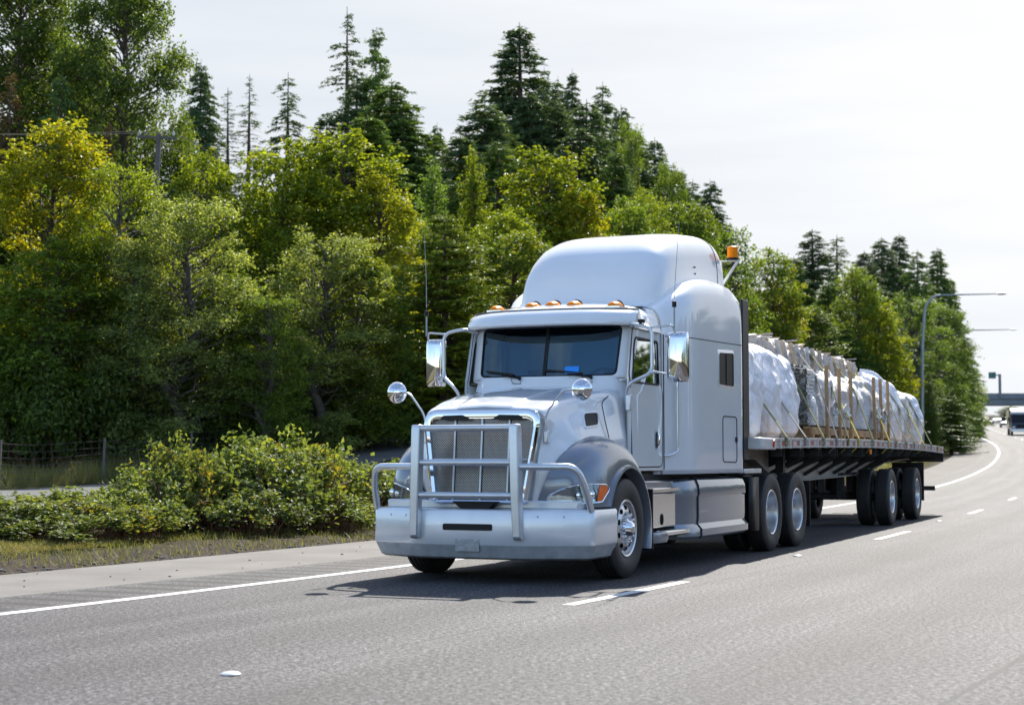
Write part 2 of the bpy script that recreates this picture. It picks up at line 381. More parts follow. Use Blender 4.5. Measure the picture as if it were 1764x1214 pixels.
def ribbon(name, ss, offs, m, dz, kind='structure', zf=None, parent=None):
    S, O = np.meshgrid(ss, offs, indexing='ij'); z = zroad(S) if zf is None else zf(S, O)
    P = pos(S, O, dz, z).reshape(-1, 3); n = len(offs); i = np.arange(len(ss) - 1)[:, None] * n + np.arange(n - 1)[None]
    Q = np.stack([i, i + 1, i + n + 1, i + n], -1).reshape(-1, 4)
    me = np_mesh(name, P, Q, [m], smooth=True, uv=np.stack([O.ravel(), S.ravel()], -1)); o = bpy.data.objects.new(name, me); COL.objects.link(o)
    if kind: o['kind'] = kind
    return o
# ---- ground materials
def ground_mat():
    m, nt, p, o = mat('verge_ground')
    a = nd(nt, 'ShaderNodeUVMap'); s = nd(nt, 'ShaderNodeSeparateXYZ'); nt.links.new(a.outputs[0], s.inputs[0])
    t = nd(nt, 'ShaderNodeTexCoord').outputs['Object']
    n1 = noise(nt, 0.7, 6, 0.6, vec=t); n2 = noise(nt, 14, 5, 0.7, vec=t); n3 = noise(nt, 70, 3, 0.6, vec=t)
    dirt = ramp(nt, n2.outputs['Fac'], [(0.3, (0.022, 0.015, 0.011)), (0.55, (0.06, 0.043, 0.034)), (0.78, (0.14, 0.11, 0.088))]).outputs[0]
    grass = ramp(nt, n2.outputs['Fac'], [(0.25, (0.06, 0.065, 0.018)), (0.55, (0.17, 0.16, 0.05)), (0.8, (0.27, 0.22, 0.09))]).outputs[0]
    soil = ramp(nt, n2.outputs['Fac'], [(0.3, (0.028, 0.025, 0.015)), (0.7, (0.06, 0.055, 0.03))]).outputs[0]
    off = math_n(nt, 'ADD', s.outputs[0], math_n(nt, 'MULTIPLY', math_n(nt, 'SUBTRACT', n1.outputs['Fac'], 0.5), 2.4))
    g1 = nd(nt, 'ShaderNodeMapRange'); g1.inputs[1].default_value = -4.6; g1.inputs[2].default_value = -5.3; nt.links.new(off, g1.inputs[0])
    g2 = nd(nt, 'ShaderNodeMapRange'); g2.inputs[1].default_value = -15.0; g2.inputs[2].default_value = -18.0; nt.links.new(off, g2.inputs[0])
    c = mixc(nt, g1.outputs[0], dirt, grass); c = mixc(nt, g2.outputs[0], c, soil); nt.links.new(c, p.inputs['Base Color'])
    p.inputs['Roughness'].default_value = 0.95; p.inputs['Specular IOR Level'].default_value = 0.2
    bump(nt, p, math_n(nt, 'ADD', n2.outputs['Fac'], n3.outputs['Fac']), 0.9, 0.03)
    return m
def asphalt_mat():
    m, nt, p, o = mat('worn_asphalt')
    a = nd(nt, 'ShaderNodeUVMap'); s = nd(nt, 'ShaderNodeSeparateXYZ'); nt.links.new(a.outputs[0], s.inputs[0])
    t = nd(nt, 'ShaderNodeTexCoord').outputs['Object']
    n1 = noise(nt, 0.35, 5, 0.6, vec=t); n2 = noise(nt, 26, 5, 0.9, vec=t); n3 = noise(nt, 48, 2, 0.7, vec=t)
    v = nd(nt, 'ShaderNodeTexVoronoi'); v.inputs['Scale'].default_value = 75; nt.links.new(t, v.inputs['Vector'])
    agg = ramp(nt, n2.outputs['Fac'], [(0.4, (0.014, 0.014, 0.016)), (0.5, (0.092, 0.089, 0.095)), (0.58, (0.38, 0.37, 0.375))]).outputs[0]
    stn = ramp(nt, n3.outputs['Fac'], [(0.35, (0.5, 0.5, 0.5)), (0.65, (1.45, 1.45, 1.45))]).outputs[0]
    c = mixc(nt, 1.0, agg, stn, 'MULTIPLY')
    big = ramp(nt, n1.outputs['Fac'], [(0.3, (0.45, 0.438, 0.45)), (0.7, (0.65, 0.625, 0.635))]).outputs[0]; c = mixc(nt, 1.0, c, big, 'MULTIPLY')
    # wheel paths, a little darker, in each 3.6 m lane; oil line in the middle
    ln = math_n(nt, 'FRACT', math_n(nt, 'DIVIDE', math_n(nt, 'ADD', s.outputs[0], 36.0), 3.62))
    w1 = math_n(nt, 'ABSOLUTE', math_n(nt, 'SUBTRACT', math_n(nt, 'ABSOLUTE', math_n(nt, 'SUBTRACT', ln, 0.5)), 0.26))
    wr = nd(nt, 'ShaderNodeMapRange'); wr.inputs[1].default_value = 0.03; wr.inputs[2].default_value = 0.15; wr.inputs[3].default_value = 0.7; wr.inputs[4].default_value = 1.0
    nt.links.new(w1, wr.inputs[0])
    # stretched stains along the lane
    mp2 = nd(nt, 'ShaderNodeMapping'); mp2.inputs['Scale'].default_value = (2.2, 0.09, 1); nt.links.new(a.outputs[0], mp2.inputs[0])
    n5 = noise(nt, 1.0, 5, 0.6, vec=mp2.outputs[0]); st = ramp(nt, n5.outputs['Fac'], [(0.3, (0.74, 0.74, 0.76)), (0.65, (1.1, 1.1, 1.1))]).outputs[0]
    oc = nd(nt, 'ShaderNodeMapRange'); oc.inputs[1].default_value = 0.02; oc.inputs[2].default_value = 0.11; oc.inputs[3].default_value = 0.8; oc.inputs[4].default_value = 1.0; nt.links.new(math_n(nt, 'ABSOLUTE', math_n(nt, 'SUBTRACT', ln, math_n(nt, 'ADD', 0.44, math_n(nt, 'MULTIPLY', n1.outputs['Fac'], 0.12)))), oc.inputs[0])
    c = mixc(nt, 1.0, c, oc.outputs[0], 'MULTIPLY'); c = mixc(nt, 1.0, c, wr.outputs[0], 'MULTIPLY'); c = mixc(nt, 1.0, c, st, 'MULTIPLY')
    # milled rumble grooves left of the edge line
    g = math_n(nt, 'LESS_THAN', math_n(nt, 'ABSOLUTE', math_n(nt, 'SUBTRACT', math_n(nt, 'FRACT', math_n(nt, 'DIVIDE', math_n(nt, 'ADD', s.outputs[1], 900.0), 0.46)), 0.5)), 0.19)
    b = math_n(nt, 'LESS_THAN', math_n(nt, 'ABSOLUTE', math_n(nt, 'ADD', s.outputs[0], 0.62)), 0.42); g = math_n(nt, 'MULTIPLY', g, b)
    c = mixc(nt, math_n(nt, 'MULTIPLY', g, 0.95), c, (0.022, 0.021, 0.022))
    # long construction joints between the lanes
    for jo, wd in ((3.95, 0.012), (7.75, 0.022), (11.3, 0.015), (-1.14, 0.02)):
        wob = math_n(nt, 'MULTIPLY', math_n(nt, 'SUBTRACT', noise(nt, 5.0, 6, 0.8, vec=t).outputs['Fac'], 0.5), 0.09)
        j = math_n(nt, 'LESS_THAN', math_n(nt, 'ABSOLUTE', math_n(nt, 'ADD', math_n(nt, 'SUBTRACT', s.outputs[0], jo), wob)), wd)
        c = mixc(nt, math_n(nt, 'MULTIPLY', j, 0.75), c, (0.03, 0.03, 0.032))
    nt.links.new(c, p.inputs['Base Color']); p.inputs['Roughness'].default_value = 0.78; p.inputs['Specular IOR Level'].default_value = 0.35
    h = math_n(nt, 'SUBTRACT', math_n(nt, 'ADD', n2.outputs['Fac'], v.outputs['Distance']), math_n(nt, 'MULTIPLY', g, 3.0)); bump(nt, p, h, 0.7, 0.006)
    return m
def shoulder_mat(name, c0, c1):
    m, nt, p, o = mat(name); t = nd(nt, 'ShaderNodeTexCoord').outputs['Object']
    n1 = noise(nt, 0.9, 6, 0.65, vec=t); n2 = noise(nt, 60, 3, 0.7, vec=t); v = nd(nt, 'ShaderNodeTexVoronoi'); v.inputs['Scale'].default_value = 3.1; nt.links.new(t, v.inputs['Vector'])
    c = ramp(nt, n1.outputs['Fac'], [(0.3, c0), (0.7, c1)]).outputs[0]
    c = mixc(nt, 1.0, c, ramp(nt, n2.outputs['Fac'], [(0.3, (0.75, 0.75, 0.75)), (0.7, (1.15, 1.15, 1.15))]).outputs[0], 'MULTIPLY')
    nt.links.new(c, p.inputs['Base Color']); p.inputs['Roughness'].default_value = 0.9; p.inputs['Specular IOR Level'].default_value = 0.25
    bump(nt, p, n2.outputs['Fac'], 0.6, 0.004); return m
def paint_mat():
    m, nt, p, o = mat('worn_road_paint'); t = nd(nt, 'ShaderNodeTexCoord').outputs['Object']
    n = noise(nt, 11, 8, 0.85, vec=t); c = ramp(nt, n.outputs['Fac'], [(0.4, (0.25, 0.25, 0.25)), (0.47, (0.68, 0.67, 0.66))]).outputs[0]
    nt.links.new(c, p.inputs['Base Color']); p.inputs['Roughness'].default_value = 0.7; return m
M['ground'] = ground_mat(); M['asphalt'] = asphalt_mat(); M['paint'] = paint_mat()
M['shoulder'] = shoulder_mat('pale_concrete_shoulder', (0.16, 0.147, 0.134), (0.235, 0.218, 0.2))
M['ramp'] = shoulder_mat('grey_side_road', (0.11, 0.107, 0.107), (0.16, 0.157, 0.157))
# ---- one ground sheet
_s = np.concatenate([[-1500, -700, -300, -120], np.arange(-60, 8, 3), np.arange(8, 70, 0.6), np.arange(70, 260, 2.5), np.arange(260, 600, 15), [700, 1000, 1600, 2590]])
_o = np.concatenate([[-2600, -900, -400, -150], np.arange(-100, -24, 4), np.arange(-24, -2.9, 0.35), [-2.5, 0, 4, 8, 12, 16, 17, 18, 19.5, 21, 23, 30, 60, 150, 500, 2600]])
S_, O_ = np.meshgrid(_s, _o, indexing='ij'); P_ = pos(S_, O_)
rg = np.random.default_rng(3)
def vnoise(x, y, f, seed=0):
    r = np.random.default_rng(seed); g = r.random((64, 64)); u = (x * f) % 64; v = (y * f) % 64
    i = np.floor(u).astype(int); j = np.floor(v).astype(int); a = u - i; b = v - j; a = a * a * (3 - 2 * a); b = b * b * (3 - 2 * b)
    G = lambda p, q: g[p % 64, q % 64]
    return (G(i, j) * (1 - a) * (1 - b) + G(i + 1, j) * a * (1 - b) + G(i, j + 1) * (1 - a) * b + G(i + 1, j + 1) * a * b) - 0.5
amp = np.where(O_ < -3.3, np.clip((-3.3 - O_) / 0.8, 0, 1), 0) * np.where(O_ < -14.6, 3.0, 1.0) * np.where((O_ < -10.4) & (O_ > -14.6), 0.0, 1.0)
P_[..., 2] += amp * (0.10 * vnoise(P_[..., 0], P_[..., 1], 0.9, 1) + 0.06 * vnoise(P_[..., 0], P_[..., 1], 2.7, 2))
P_[..., 2] += np.where((O_ < -10.4) & (O_ > -14.6), -0.05, 0)
n = len(_o); i = np.arange(len(_s) - 1)[:, None] * n + np.arange(n - 1)[None]
me = np_mesh('ground', P_.reshape(-1, 3), np.stack([i, i + 1, i + n + 1, i + n], -1).reshape(-1, 4), [M['ground']], smooth=True, uv=np.stack([O_.ravel(), S_.ravel()], -1))
g_ = bpy.data.objects.new('ground', me); COL.objects.link(g_); g_['kind'] = 'structure'
fine = np.concatenate([[-300, -120], np.arange(-60, 260, 1.5), np.arange(260, 620, 8)])
ribbon('road', fine, [-1.15, 0, 3.6, 7.2, 10.8, 16.5], M['asphalt'], 0.0)
ribbon('shoulder', fine, [-3.15, -1.15], M['shoulder'], 0.0)
ribbon('side_road', np.arange(-40, 100, 1.5), [-14.2, -12.4, -10.8], M['ramp'], -0.015, zf=lambda s, o: ground_z(s, o))
ribbon('edge_line', fine, [-0.075, 0.075], M['paint'], 0.004)
# lane dashes 3.05 m long every 12.2 m
S1 = 17.97
V = []; Q = []
for off, sh in ((3.70, 0.0), (7.3, 0.0), (10.9, 0.0)):
    for k in range(-4, 30):
        s0 = S1 + sh + 12.15 * k
        if off > 4 and abs(k) < 1: continue
        for a in range(4):
            q0, q1 = s0 + 2.9 * a / 4, s0 + 2.9 * (a + 1) / 4; b = len(V)
            for s_, o_ in ((q0, -0.06), (q0, 0.06), (q1, 0.06), (q1, -0.06)): V.append(pos(s_, off + o_, 0.004, zroad(s_)))
            Q.append([b, b + 1, b + 2, b + 3])
me = np_mesh('lane_markings', np.array(V), np.array(Q), [M['paint']]); o = bpy.data.objects.new('lane_markings', me); COL.objects.link(o); o['kind'] = 'structure'
# raised pavement markers
def marker(s, off, label):
    P = pos(s, off, 0.004, zroad(s)); th = np.interp(s, _ss, _th)
    mb = MB(); mb.lathe([(0.06, 0.0), (0.058, 0.006), (0.045, 0.014), (0.02, 0.019), (0.0005, 0.02)], 20, 'Z')
    o = mb.obj('road_marker', M['white2'], loc=tuple(P)); o.rotation_euler[2] = -float(th); tag(o, label, 'road marker', 'raised white road markers on the lane line'); return o
for k, lb in ((-1, 'white domed road marker nearest the camera, alone on open asphalt'), (0, 'white domed road marker on the lane line beside the rear drive wheels'), (1, 'small white domed road marker on the lane line beyond the trailer wheels'), ):
    s_ = S1 + 12.15 * k + (7.5 if k != -1 else 7.2)
    marker(s_, 3.62 if k != -1 else 3.85, lb)
# ================================================================== TRACTOR (local: +X its left side, +Y rearward, Z up, origin on the ground under the steer axle)
TR = thing('semi_truck', 'white semi truck with tall sleeper roof, silver bull bar and grey fenders', 'semi truck', (0.11, 18.12, 0), -R(24))
def sgn(x): return (x > 0) - (x < 0)
# ---- wheels
def tyre_prof(w, r=0.51, ri=0.29):
    h = w / 2; p = [(ri, -h * 0.72), (ri + 0.03, -h * 0.9), (ri + 0.1, -h * 1.0), (r - 0.07, -h * 0.98), (r - 0.028, -h * 0.9), (r - 0.006, -h * 0.78)]
    g = [-0.5, -0.17, 0.17, 0.5]
    q = []
    for x in g: q += [(r, (x - 0.06) * h), (r - 0.014, (x - 0.05) * h), (r - 0.014, (x + 0.05) * h), (r, (x + 0.06) * h)]
    m = [(a, -b) for a, b in p][::-1]
    return p + q + m
def wheel(parent, loc, side, w=0.285, kind='steer', r=0.51, name='wheel', inner_off=0, worn=None):
    """side +1: outer face towards +X"""
    e = bpy.data.objects.new(name, None); COL.objects.link(e); e.parent = parent; e.location = loc
    if side < 0: e.rotation_euler = (0, 0, PI)
    MB().lathe(tyre_prof(w, r), 64).obj('tyre', M['tyre'], e, smooth=30)
    m = MB(); h = w / 2
    if kind == 'steer':
        m.lathe([(0.292, h * 0.72), (0.297, h * 0.8), (0.288, h * 0.86), (0.272, h * 0.8), (0.262, h * 0.45), (0.25, h * 0.5), (0.215, h * 0.72), (0.17, h * 0.78), (0.158, h * 0.72), (0.10, h * 0.7), (0.0005, h * 0.7)], 60)
        m.lathe([(0.292, h * 0.72), (0.27, 0), (0.29, -h * 0.72)], 60)
        m.obj('rim', M['rim'], e)
        d = MB(); nn = MB()
        for k in range(10):
            t = 2 * PI * (k + 0.5) / 10; c = (h * 0.66, 0.2 * math.cos(t), 0.2 * math.sin(t)); tx = (-math.sin(t), math.cos(t))
            pts = []
            for q in range(14):
                u = 2 * PI * q / 14; a, b = 0.024 * math.cos(u), 0.031 * math.sin(u)
                rr = 0.212 + a
                pts.append((h * itp(rr, [0.17, 0.215, 0.25], [0.78, 0.72, 0.5]) + 0.005, rr * math.cos(t) + b * tx[0], rr * math.sin(t) + b * tx[1]))
            MB().ngon(pts).obj('hand_hole_shade', M['hole_shade'], e, smooth=0)  # flat dark oval over the rim paints the shade of a hand hole
        for k in range(10):
            t = 2 * PI * k / 10; cy, cz = 0.142 * math.cos(t), 0.142 * math.sin(t)
            MB().lathe([(0.023, h * 0.7), (0.021, h * 0.7 + 0.02), (0.017, h * 0.7 + 0.045), (0.017, h * 0.7 + 0.05), (0.012, h * 0.7 + 0.058), (0.0005, h * 0.7 + 0.06)], 12, 'X', (0, cy, cz)).obj('lug_nut', M['chrome'], e)
        hc = MB(); hc.lathe([(0.105, h * 0.7), (0.1, h * 0.7 + 0.035), (0.075, h * 0.7 + 0.06), (0.07, h * 0.7 + 0.075), (0.045, h * 0.7 + 0.095), (0.0005, h * 0.7 + 0.1)], 32)
        hc.obj('hub_cap', M['chrome'], e)
    elif kind == 'dish':
        m.lathe([(0.292, h * 0.72), (0.298, h * 0.82), (0.288, h * 0.88), (0.272, h * 0.8), (0.262, h * 0.4), (0.258, -h * 0.1), (0.235, -h * 0.5), (0.2, -h * 0.66), (0.16, -h * 0.72), (0.13, -h * 0.7), (0.12, h * 0.2), (0.1, h * 0.3), (0.0005, h * 0.32)], 60)
        m.obj('rim', M['rim'], e)
        nn = MB()
        for k in range(10):
            t = 2 * PI * k / 10; MB().lathe([(0.018, -h * 0.72), (0.017, -h * 0.3), (0.0005, -h * 0.28)], 10, 'X', (0, 0.142 * math.cos(t), 0.142 * math.sin(t))).obj('lug_nut', M['satin'], e)
    else:
        m.lathe([(0.292, h * 0.72), (0.262, h * 0.3), (0.25, -h * 0.3), (0.1, -h * 0.3), (0.0005, -h * 0.3)], 40).obj('rim', M['white2'], e)
    return e
for sd in (1, -1): wheel(TR, (sd * 1.055, 0, 0.51), sd, 0.285, 'steer')
for y in (5.5, 6.82):
    for sd in (1, -1):
        wheel(TR, (sd * 1.075, y, 0.51), sd, 0.27, 'dish'); wheel(TR, (sd * 0.745, y, 0.51), sd, 0.27, 'inner')
# ---- chassis
c = MB()
for sd in (1, -1): c.box(sd * 0.43 - 0.04, sd * 0.43 + 0.04, -0.7, 7.6, 0.72, 0.98)
for y in (0, 5.5, 6.82): c.tube([(-0.9, y, 0.51), (0.9, y, 0.51)], 0.07 if y else 0.05, 12)
for y in (5.5, 6.82): c.ball((0, y, 0.52), 0.24, 16, 10)
c.box(-0.4, 0.4, 1.2, 3.9, 0.55, 0.75); c.box(-0.9, 0.9, 1.0, 4.1, 0.98, 1.06)
c.box(-0.5, 0.5, -0.6, 1.0, 0.55, 1.3); c.tube([(0, 2.5, 0.6), (0, 5.4, 0.55)], 0.06)
c.obj('chassis', M['frame'], TR, smooth=30)
f5 = MB(); f5.box(-0.5, 0.5, 5.75, 6.6, 1.14, 1.2); f5.box(-0.45, 0.45, 5.9, 6.4, 0.98, 1.14); f5.obj('fifth_wheel', M['frame'], TR, bevel=0.02)
# ---- bumper: flat centre, swept ends, returns along the sides
def bpath(inset=0.0):
    P = [(1.215 - inset, -0.33), (1.215 - inset, -0.98)] ; a = rq([(1.215 - inset, -0.4), (1.215 - inset, -1.03 + inset * 0.6), (0.56, -1.35 + inset), (-0.56, -1.35 + inset), (-1.215 + inset, -1.03 + inset * 0.6), (-1.215 + inset, -0.4)], [0.001, 0.05, 0.12, 0.12, 0.05, 0.001], 6)
    return a
def brow(inset, z): return [(x, y, z) for x, y in bpath(inset)]
bz = [(0.30, 0.715), (0.30, 0.728), (0.045, 0.728), (0.012, 0.722), (0.0, 0.70), (0.0, 0.385), (0.006, 0.375)]
m = MB(); m.loft([brow(i_, z_) for i_, z_ in bz]); bo = m.obj('bumper', M['bumper'], TR, smooth=50)
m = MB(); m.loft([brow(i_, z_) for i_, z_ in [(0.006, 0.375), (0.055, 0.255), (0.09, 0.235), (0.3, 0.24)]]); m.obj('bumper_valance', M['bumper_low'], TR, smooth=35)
# slot: flat black patch, its inner shade painted on the bumper face
sl = rq([(-0.27, 0.52), (0.27, 0.52), (0.27, 0.585), (-0.27, 0.585)], 0.02)
m = MB(); m.ngon([(x, -1.354, z) for x, z in sl]); m.obj('bumper_slot_shade', M['black'], bo, smooth=0)
m = MB(); m.box(-0.13, 0.13, -1.357, -1.352, 0.315, 0.435); m.obj('plate_holder', M['plate'], bo, bevel=0.004)
for x_, z_ in ((-0.95, 0.66), (-0.72, 0.66), (0.72, 0.66), (0.95, 0.66), (-0.09, 0.42), (0.09, 0.42)):
    yb = -1.35 if abs(x_) < 0.56 else -1.35 + (abs(x_) - 0.56) / (1.215 - 0.56) * 0.32
    MB().ball((x_, yb - (0.006 if abs(x_) < 0.56 else 0.0), z_), 0.011, 8, 6).obj('bolt', M['alu'], bo)
# upper step of the bumper below the grille with tow pocket
m = MB(); m.box(-1.05, 1.05, -1.05, -0.8, 0.725, 0.81); m.obj('bumper_step', M['bumper'], TR, bevel=0.015)
m = MB(); m.add([(-0.24, -1.2, 0.80), (0.24, -1.2, 0.80), (0.15, -1.2, 0.73), (-0.15, -1.2, 0.73), (-0.24, -1.0, 0.80), (0.24, -1.0, 0.80), (0.15, -1.0, 0.73), (-0.15, -1.0, 0.73)], [(0, 1, 2, 3), (0, 4, 5, 1), (1, 5, 6, 2), (3, 7, 4, 0)]); m.obj('tow_pocket', M['black'], TR, smooth=0)
# ---- bull bar
bbar = bpy.data.objects.new('bull_bar', None); COL.objects.link(bbar); bbar.parent = TR
for sd in (1, -1):
    # tapering plate posts with folded edge
    x0 = sd * 0.53
    sec = []
    for z, y, wd, dp, xo in ((0.43, -1.40, 0.075, 0.06, 0.03), (0.46, -1.43, 0.085, 0.09, 0.03), (0.9, -1.45, 0.09, 0.12, 0.015), (1.5, -1.45, 0.095, 0.12, 0.0), (1.56, -1.44, 0.09, 0.10, 0.0)):
        cx = x0 + sd * xo
        sec.append([(cx - wd / 2, y, z), (cx + wd / 2, y, z), (cx + wd / 2, y + dp, z), (cx - wd / 2, y + dp, z)])
    MB().loft(sec, True, True, True).obj('post', M['satin'], bbar, bevel=0.012, smooth=30)
for z in (1.525, 1.185, 0.865): MB().tube([(-0.5, -1.40, z), (0.5, -1.40, z)], 0.032, 14).obj('cross_bar', M['satin'], bbar)
for sd in (1, -1):
    mb = MB(); pth = round_path([(sd * 0.55, -1.38, 1.145), (sd * 1.10, -1.22, 1.145), (sd * 1.16, -1.13, 0.95), (sd * 1.18, -1.02, 0.71)], 0.16, 7); mb.tube(pth, 0.034, 14); mb.obj('side_loop', M['satin'], bbar)
# ---- hood
def xinz(z): return 0.585 + 0.43 * (z - 0.75)
def side_flare(y, z):
    z = min(z, 1.42); xf = 0.53 + (z - 0.77) * 0.156 + 0.004; xc = min(xinz(z), 0.865) + 0.015; yc = itp(z, [0.74, 0.95, 1.15, 1.30, 1.42], [-0.93, -0.94, -0.90, -0.79, -0.6])
    if y < yc: t = float(sst(y, -0.985, yc)); return xf + (xc - xf) * t
    return xc + (0.955 - xc) * ((y - yc) / (0.62 - yc)) ** 0.8
def hood_sec(y):
    wt = itp(y, [-0.97, -0.9, -0.6, 0, 0.62], [0.665, 0.675, 0.715, 0.80, 0.90])
    zt = itp(y, [-0.97, -0.94, -0.88, -0.6, -0.2, 0.2, 0.62], [1.722, 1.745, 1.768, 1.838, 1.91, 1.965, 2.0]); zs = zt - itp(y, [-0.97, 0.62], [0.10, 0.15])
    lo = [(side_flare(y, z), z) for z in (0.75, 0.85, 1.0, 1.15, 1.3, 1.42)]; sx = lo[-1][0]
    P = lo + [(sx * 0.55 + wt * 0.45, 1.42 + (zs - 0.1 - 1.42) * 0.55), (wt + 0.012, zs - 0.06), (wt - 0.018, zs + (zt - zs) * 0.4), (wt - 0.09, zs + (zt - zs) * 0.76), (wt * 0.55, zt - 0.012), (wt * 0.45, zt - 0.001), (wt * 0.40, zt + 0.008), (0.0, zt + 0.022)]
    Q_ = smooth_path([(a, 0, b) for a, b in P], 4); k = max(0.0, 1 - (y + 0.97) / 0.2)
    return [(p.x, y - 0.055 * (1 - float(sst(p.z, 1.1, 1.5))) * k, p.z) for p in Q_]
ys = [-0.97, -0.955, -0.94, -0.92, -0.9, -0.87, -0.84, -0.8, -0.75, -0.7, -0.65, -0.58, -0.5, -0.4, -0.3, -0.2, -0.05, 0.1, 0.25, 0.4, 0.52, 0.6, 0.62]
m = MB(); m.loft([[(x * 0.92, y + 0.03, z - 0.05 * (z > 1.6)) for x, y, z in hood_sec(-0.97)]] + [hood_sec(y) for y in ys]); hood = m.obj('hood', M['white'], TR, smooth=60, mirror=True)
# hood rear seam
q = hood_sec(0.1); sm = MB()
pth = [(x + 0.004, 0.10 + 0.5 * sst(z, 1.78, 1.98), z + 0.002) for x, y, z in hood_sec(0.3) if z > 1.2 and x > 0.3]
sm.tube(pth, 0.006, 6)
sm.obj('hood_seam', M['seam'], hood)
# vent on the hood side
def side_x(y, z):
    q = hood_sec(y); zs_ = [p[2] for p in q]; xs_ = [p[0] for p in q]
    k = [i for i in range(len(q)) if p_ok(q[i])]
    return float(np.interp(z, [zs_[i] for i in k], [xs_[i] for i in k]))
def p_ok(p): return p[2] < 1.9 and p[0] > 0.55
for sd in (1, -1):
    vn = rq([(-0.36, 1.53), (-0.02, 1.56), (0.05, 1.72), (-0.27, 1.70)], [0.03, 0.05, 0.03, 0.05], 4)
    inn = rq([(-0.33, 1.55), (-0.04, 1.575), (0.015, 1.7), (-0.26, 1.685)], [0.03, 0.05, 0.03, 0.05], 4)
    m = MB(); m.ring([(sd * (side_x(y, z) + 0.012), y, z) for y, z in vn], [(sd * (side_x(y, z) + 0.016), y, z) for y, z in inn]); m.ring([(sd * (side_x(y, z) + 0.012), y, z) for y, z in vn], [(sd * (side_x(y, z) - 0.01), y, z) for y, z in rq([(-0.37, 1.52), (-0.01, 1.55), (0.06, 1.73), (-0.28, 1.71)], 0.03, 4)])
    vo = m.obj('hood_vent', M['white'], hood)
    m = MB(); m.ngon([(sd * (side_x(y, z) + 0.008), y, z) for y, z in inn]); m.obj('vent_opening', M['black'], vo, smooth=0)
# ---- grille surround (chrome) : swept frame between outer and inner outline
go = rq([(-0.525, 0.77), (0.525, 0.77), (0.668, 1.705), (-0.668, 1.705)], [0.06, 0.06, 0.17, 0.17], 8)
gi = rq([(-0.465, 0.81), (0.465, 0.81), (0.585, 1.612), (-0.585, 1.612)], [0.04, 0.04, 0.11, 0.11], 8)
def gy(z): return -1.10 + (z - 0.77) * 0.085
def arch(x, z): return z + 0.028 * (1 - (x / 0.68) ** 2) * (1 if z > 1.5 else 0)
def fr(pts, k, dy): return [((x * (1 + k)), gy(z) + dy, arch(x, z)) for x, z in pts]
rows = [fr(go, -0.005, 0.2), fr(go, 0.0, 0.06), fr(go, -0.012, 0.0), [(a[0] * 0.5 + b[0] * 0.5, gy(a[1]) - 0.02, arch(a[0], (a[1] + b[1]) / 2)) for a, b in zip(go, gi)], fr(gi, 0.01, -0.005), fr(gi, 0.0, 0.05)]
m = MB(); m.loft(rows, True); gs = m.obj('grille_surround', M['chrome'], TR, smooth=45)
m = MB()
G0 = [(x, gy(z) + 0.045, arch(x, z)) for x, z in gi]; m.ngon(G0); m.obj('grille_screen', M['screen'], gs, smooth=0)
m = MB()
for x in (-0.3, 0.0, 0.3): MB().tube([(x, gy(0.8) + 0.03, 0.8), (x, gy(1.64) + 0.03, 1.64)], 0.011, 8).obj('grille_bar', M['satin'], gs)
MB().tube([(-0.53, gy(1.22) + 0.03, 1.215), (0.53, gy(1.22) + 0.03, 1.215)], 0.011, 8).obj('grille_bar', M['satin'], gs)
for sd in (1, -1):
    m = MB(); pp = rq([(sd * 0.12, 1.60), (sd * 0.46, 1.60), (sd * 0.42, 1.645), (sd * 0.2, 1.65)], 0.012, 3); m.ngon([(x, gy(z) - 0.0225, z + 0.012) for x, z in pp]); m.obj('air_slot', M['black'], gs, smooth=0)
# ---- fenders
NF = 44
def fI(k):
    t = k / NF; a = R(157 - 157 * t * 1.0) if t <= 1 else 0
    a = R(157 + (-21 - 157) * t); return (0.02 + 0.62 * math.cos(a), 0.50 + 0.625 * math.sin(a))
fo = [(-1.0, 0.742), (-1.03, 0.95), (-0.97, 1.15), (-0.82, 1.30), (-0.58, 1.405), (-0.25, 1.46), (0.1, 1.43), (0.36, 1.32), (0.55, 1.12), (0.68, 0.86), (0.74, 0.6), (0.76, 0.28)]
fop = smooth_path([(a, 0, b) for a, b in fo], 10); fl = np.concatenate([[0], np.cumsum([(fop[i + 1] - fop[i]).length for i in range(len(fop) - 1)])])
def fO(k):
    d = fl[-1] * (k / NF); return (float(np.interp(d, fl, [p.x for p in fop])), float(np.interp(d, fl, [p.z for p in fop])))
def fX(t, k, z=None):
    zz = fO(k)[1] if z is None else z
    xin = min(itp(k / NF, [0, 0.35, 0.6, 1], [2, 0.86, 0.88, 1.0]), xinz(zz)) if k / NF < 0.35 or z is not None else itp(k / NF, [0.35, 0.6, 1], [0.86, 0.88, 1.0]); xo = 1.185
    return xin + (xo - xin) * max(0.0, (1 - t ** 2.7)) ** 0.5
def fsurf(k, t):
    a = fI(k); b = fO(k); return (fX(t, k), a[0] + (b[0] - a[0]) * t, a[1] + (b[1] - a[1]) * t)
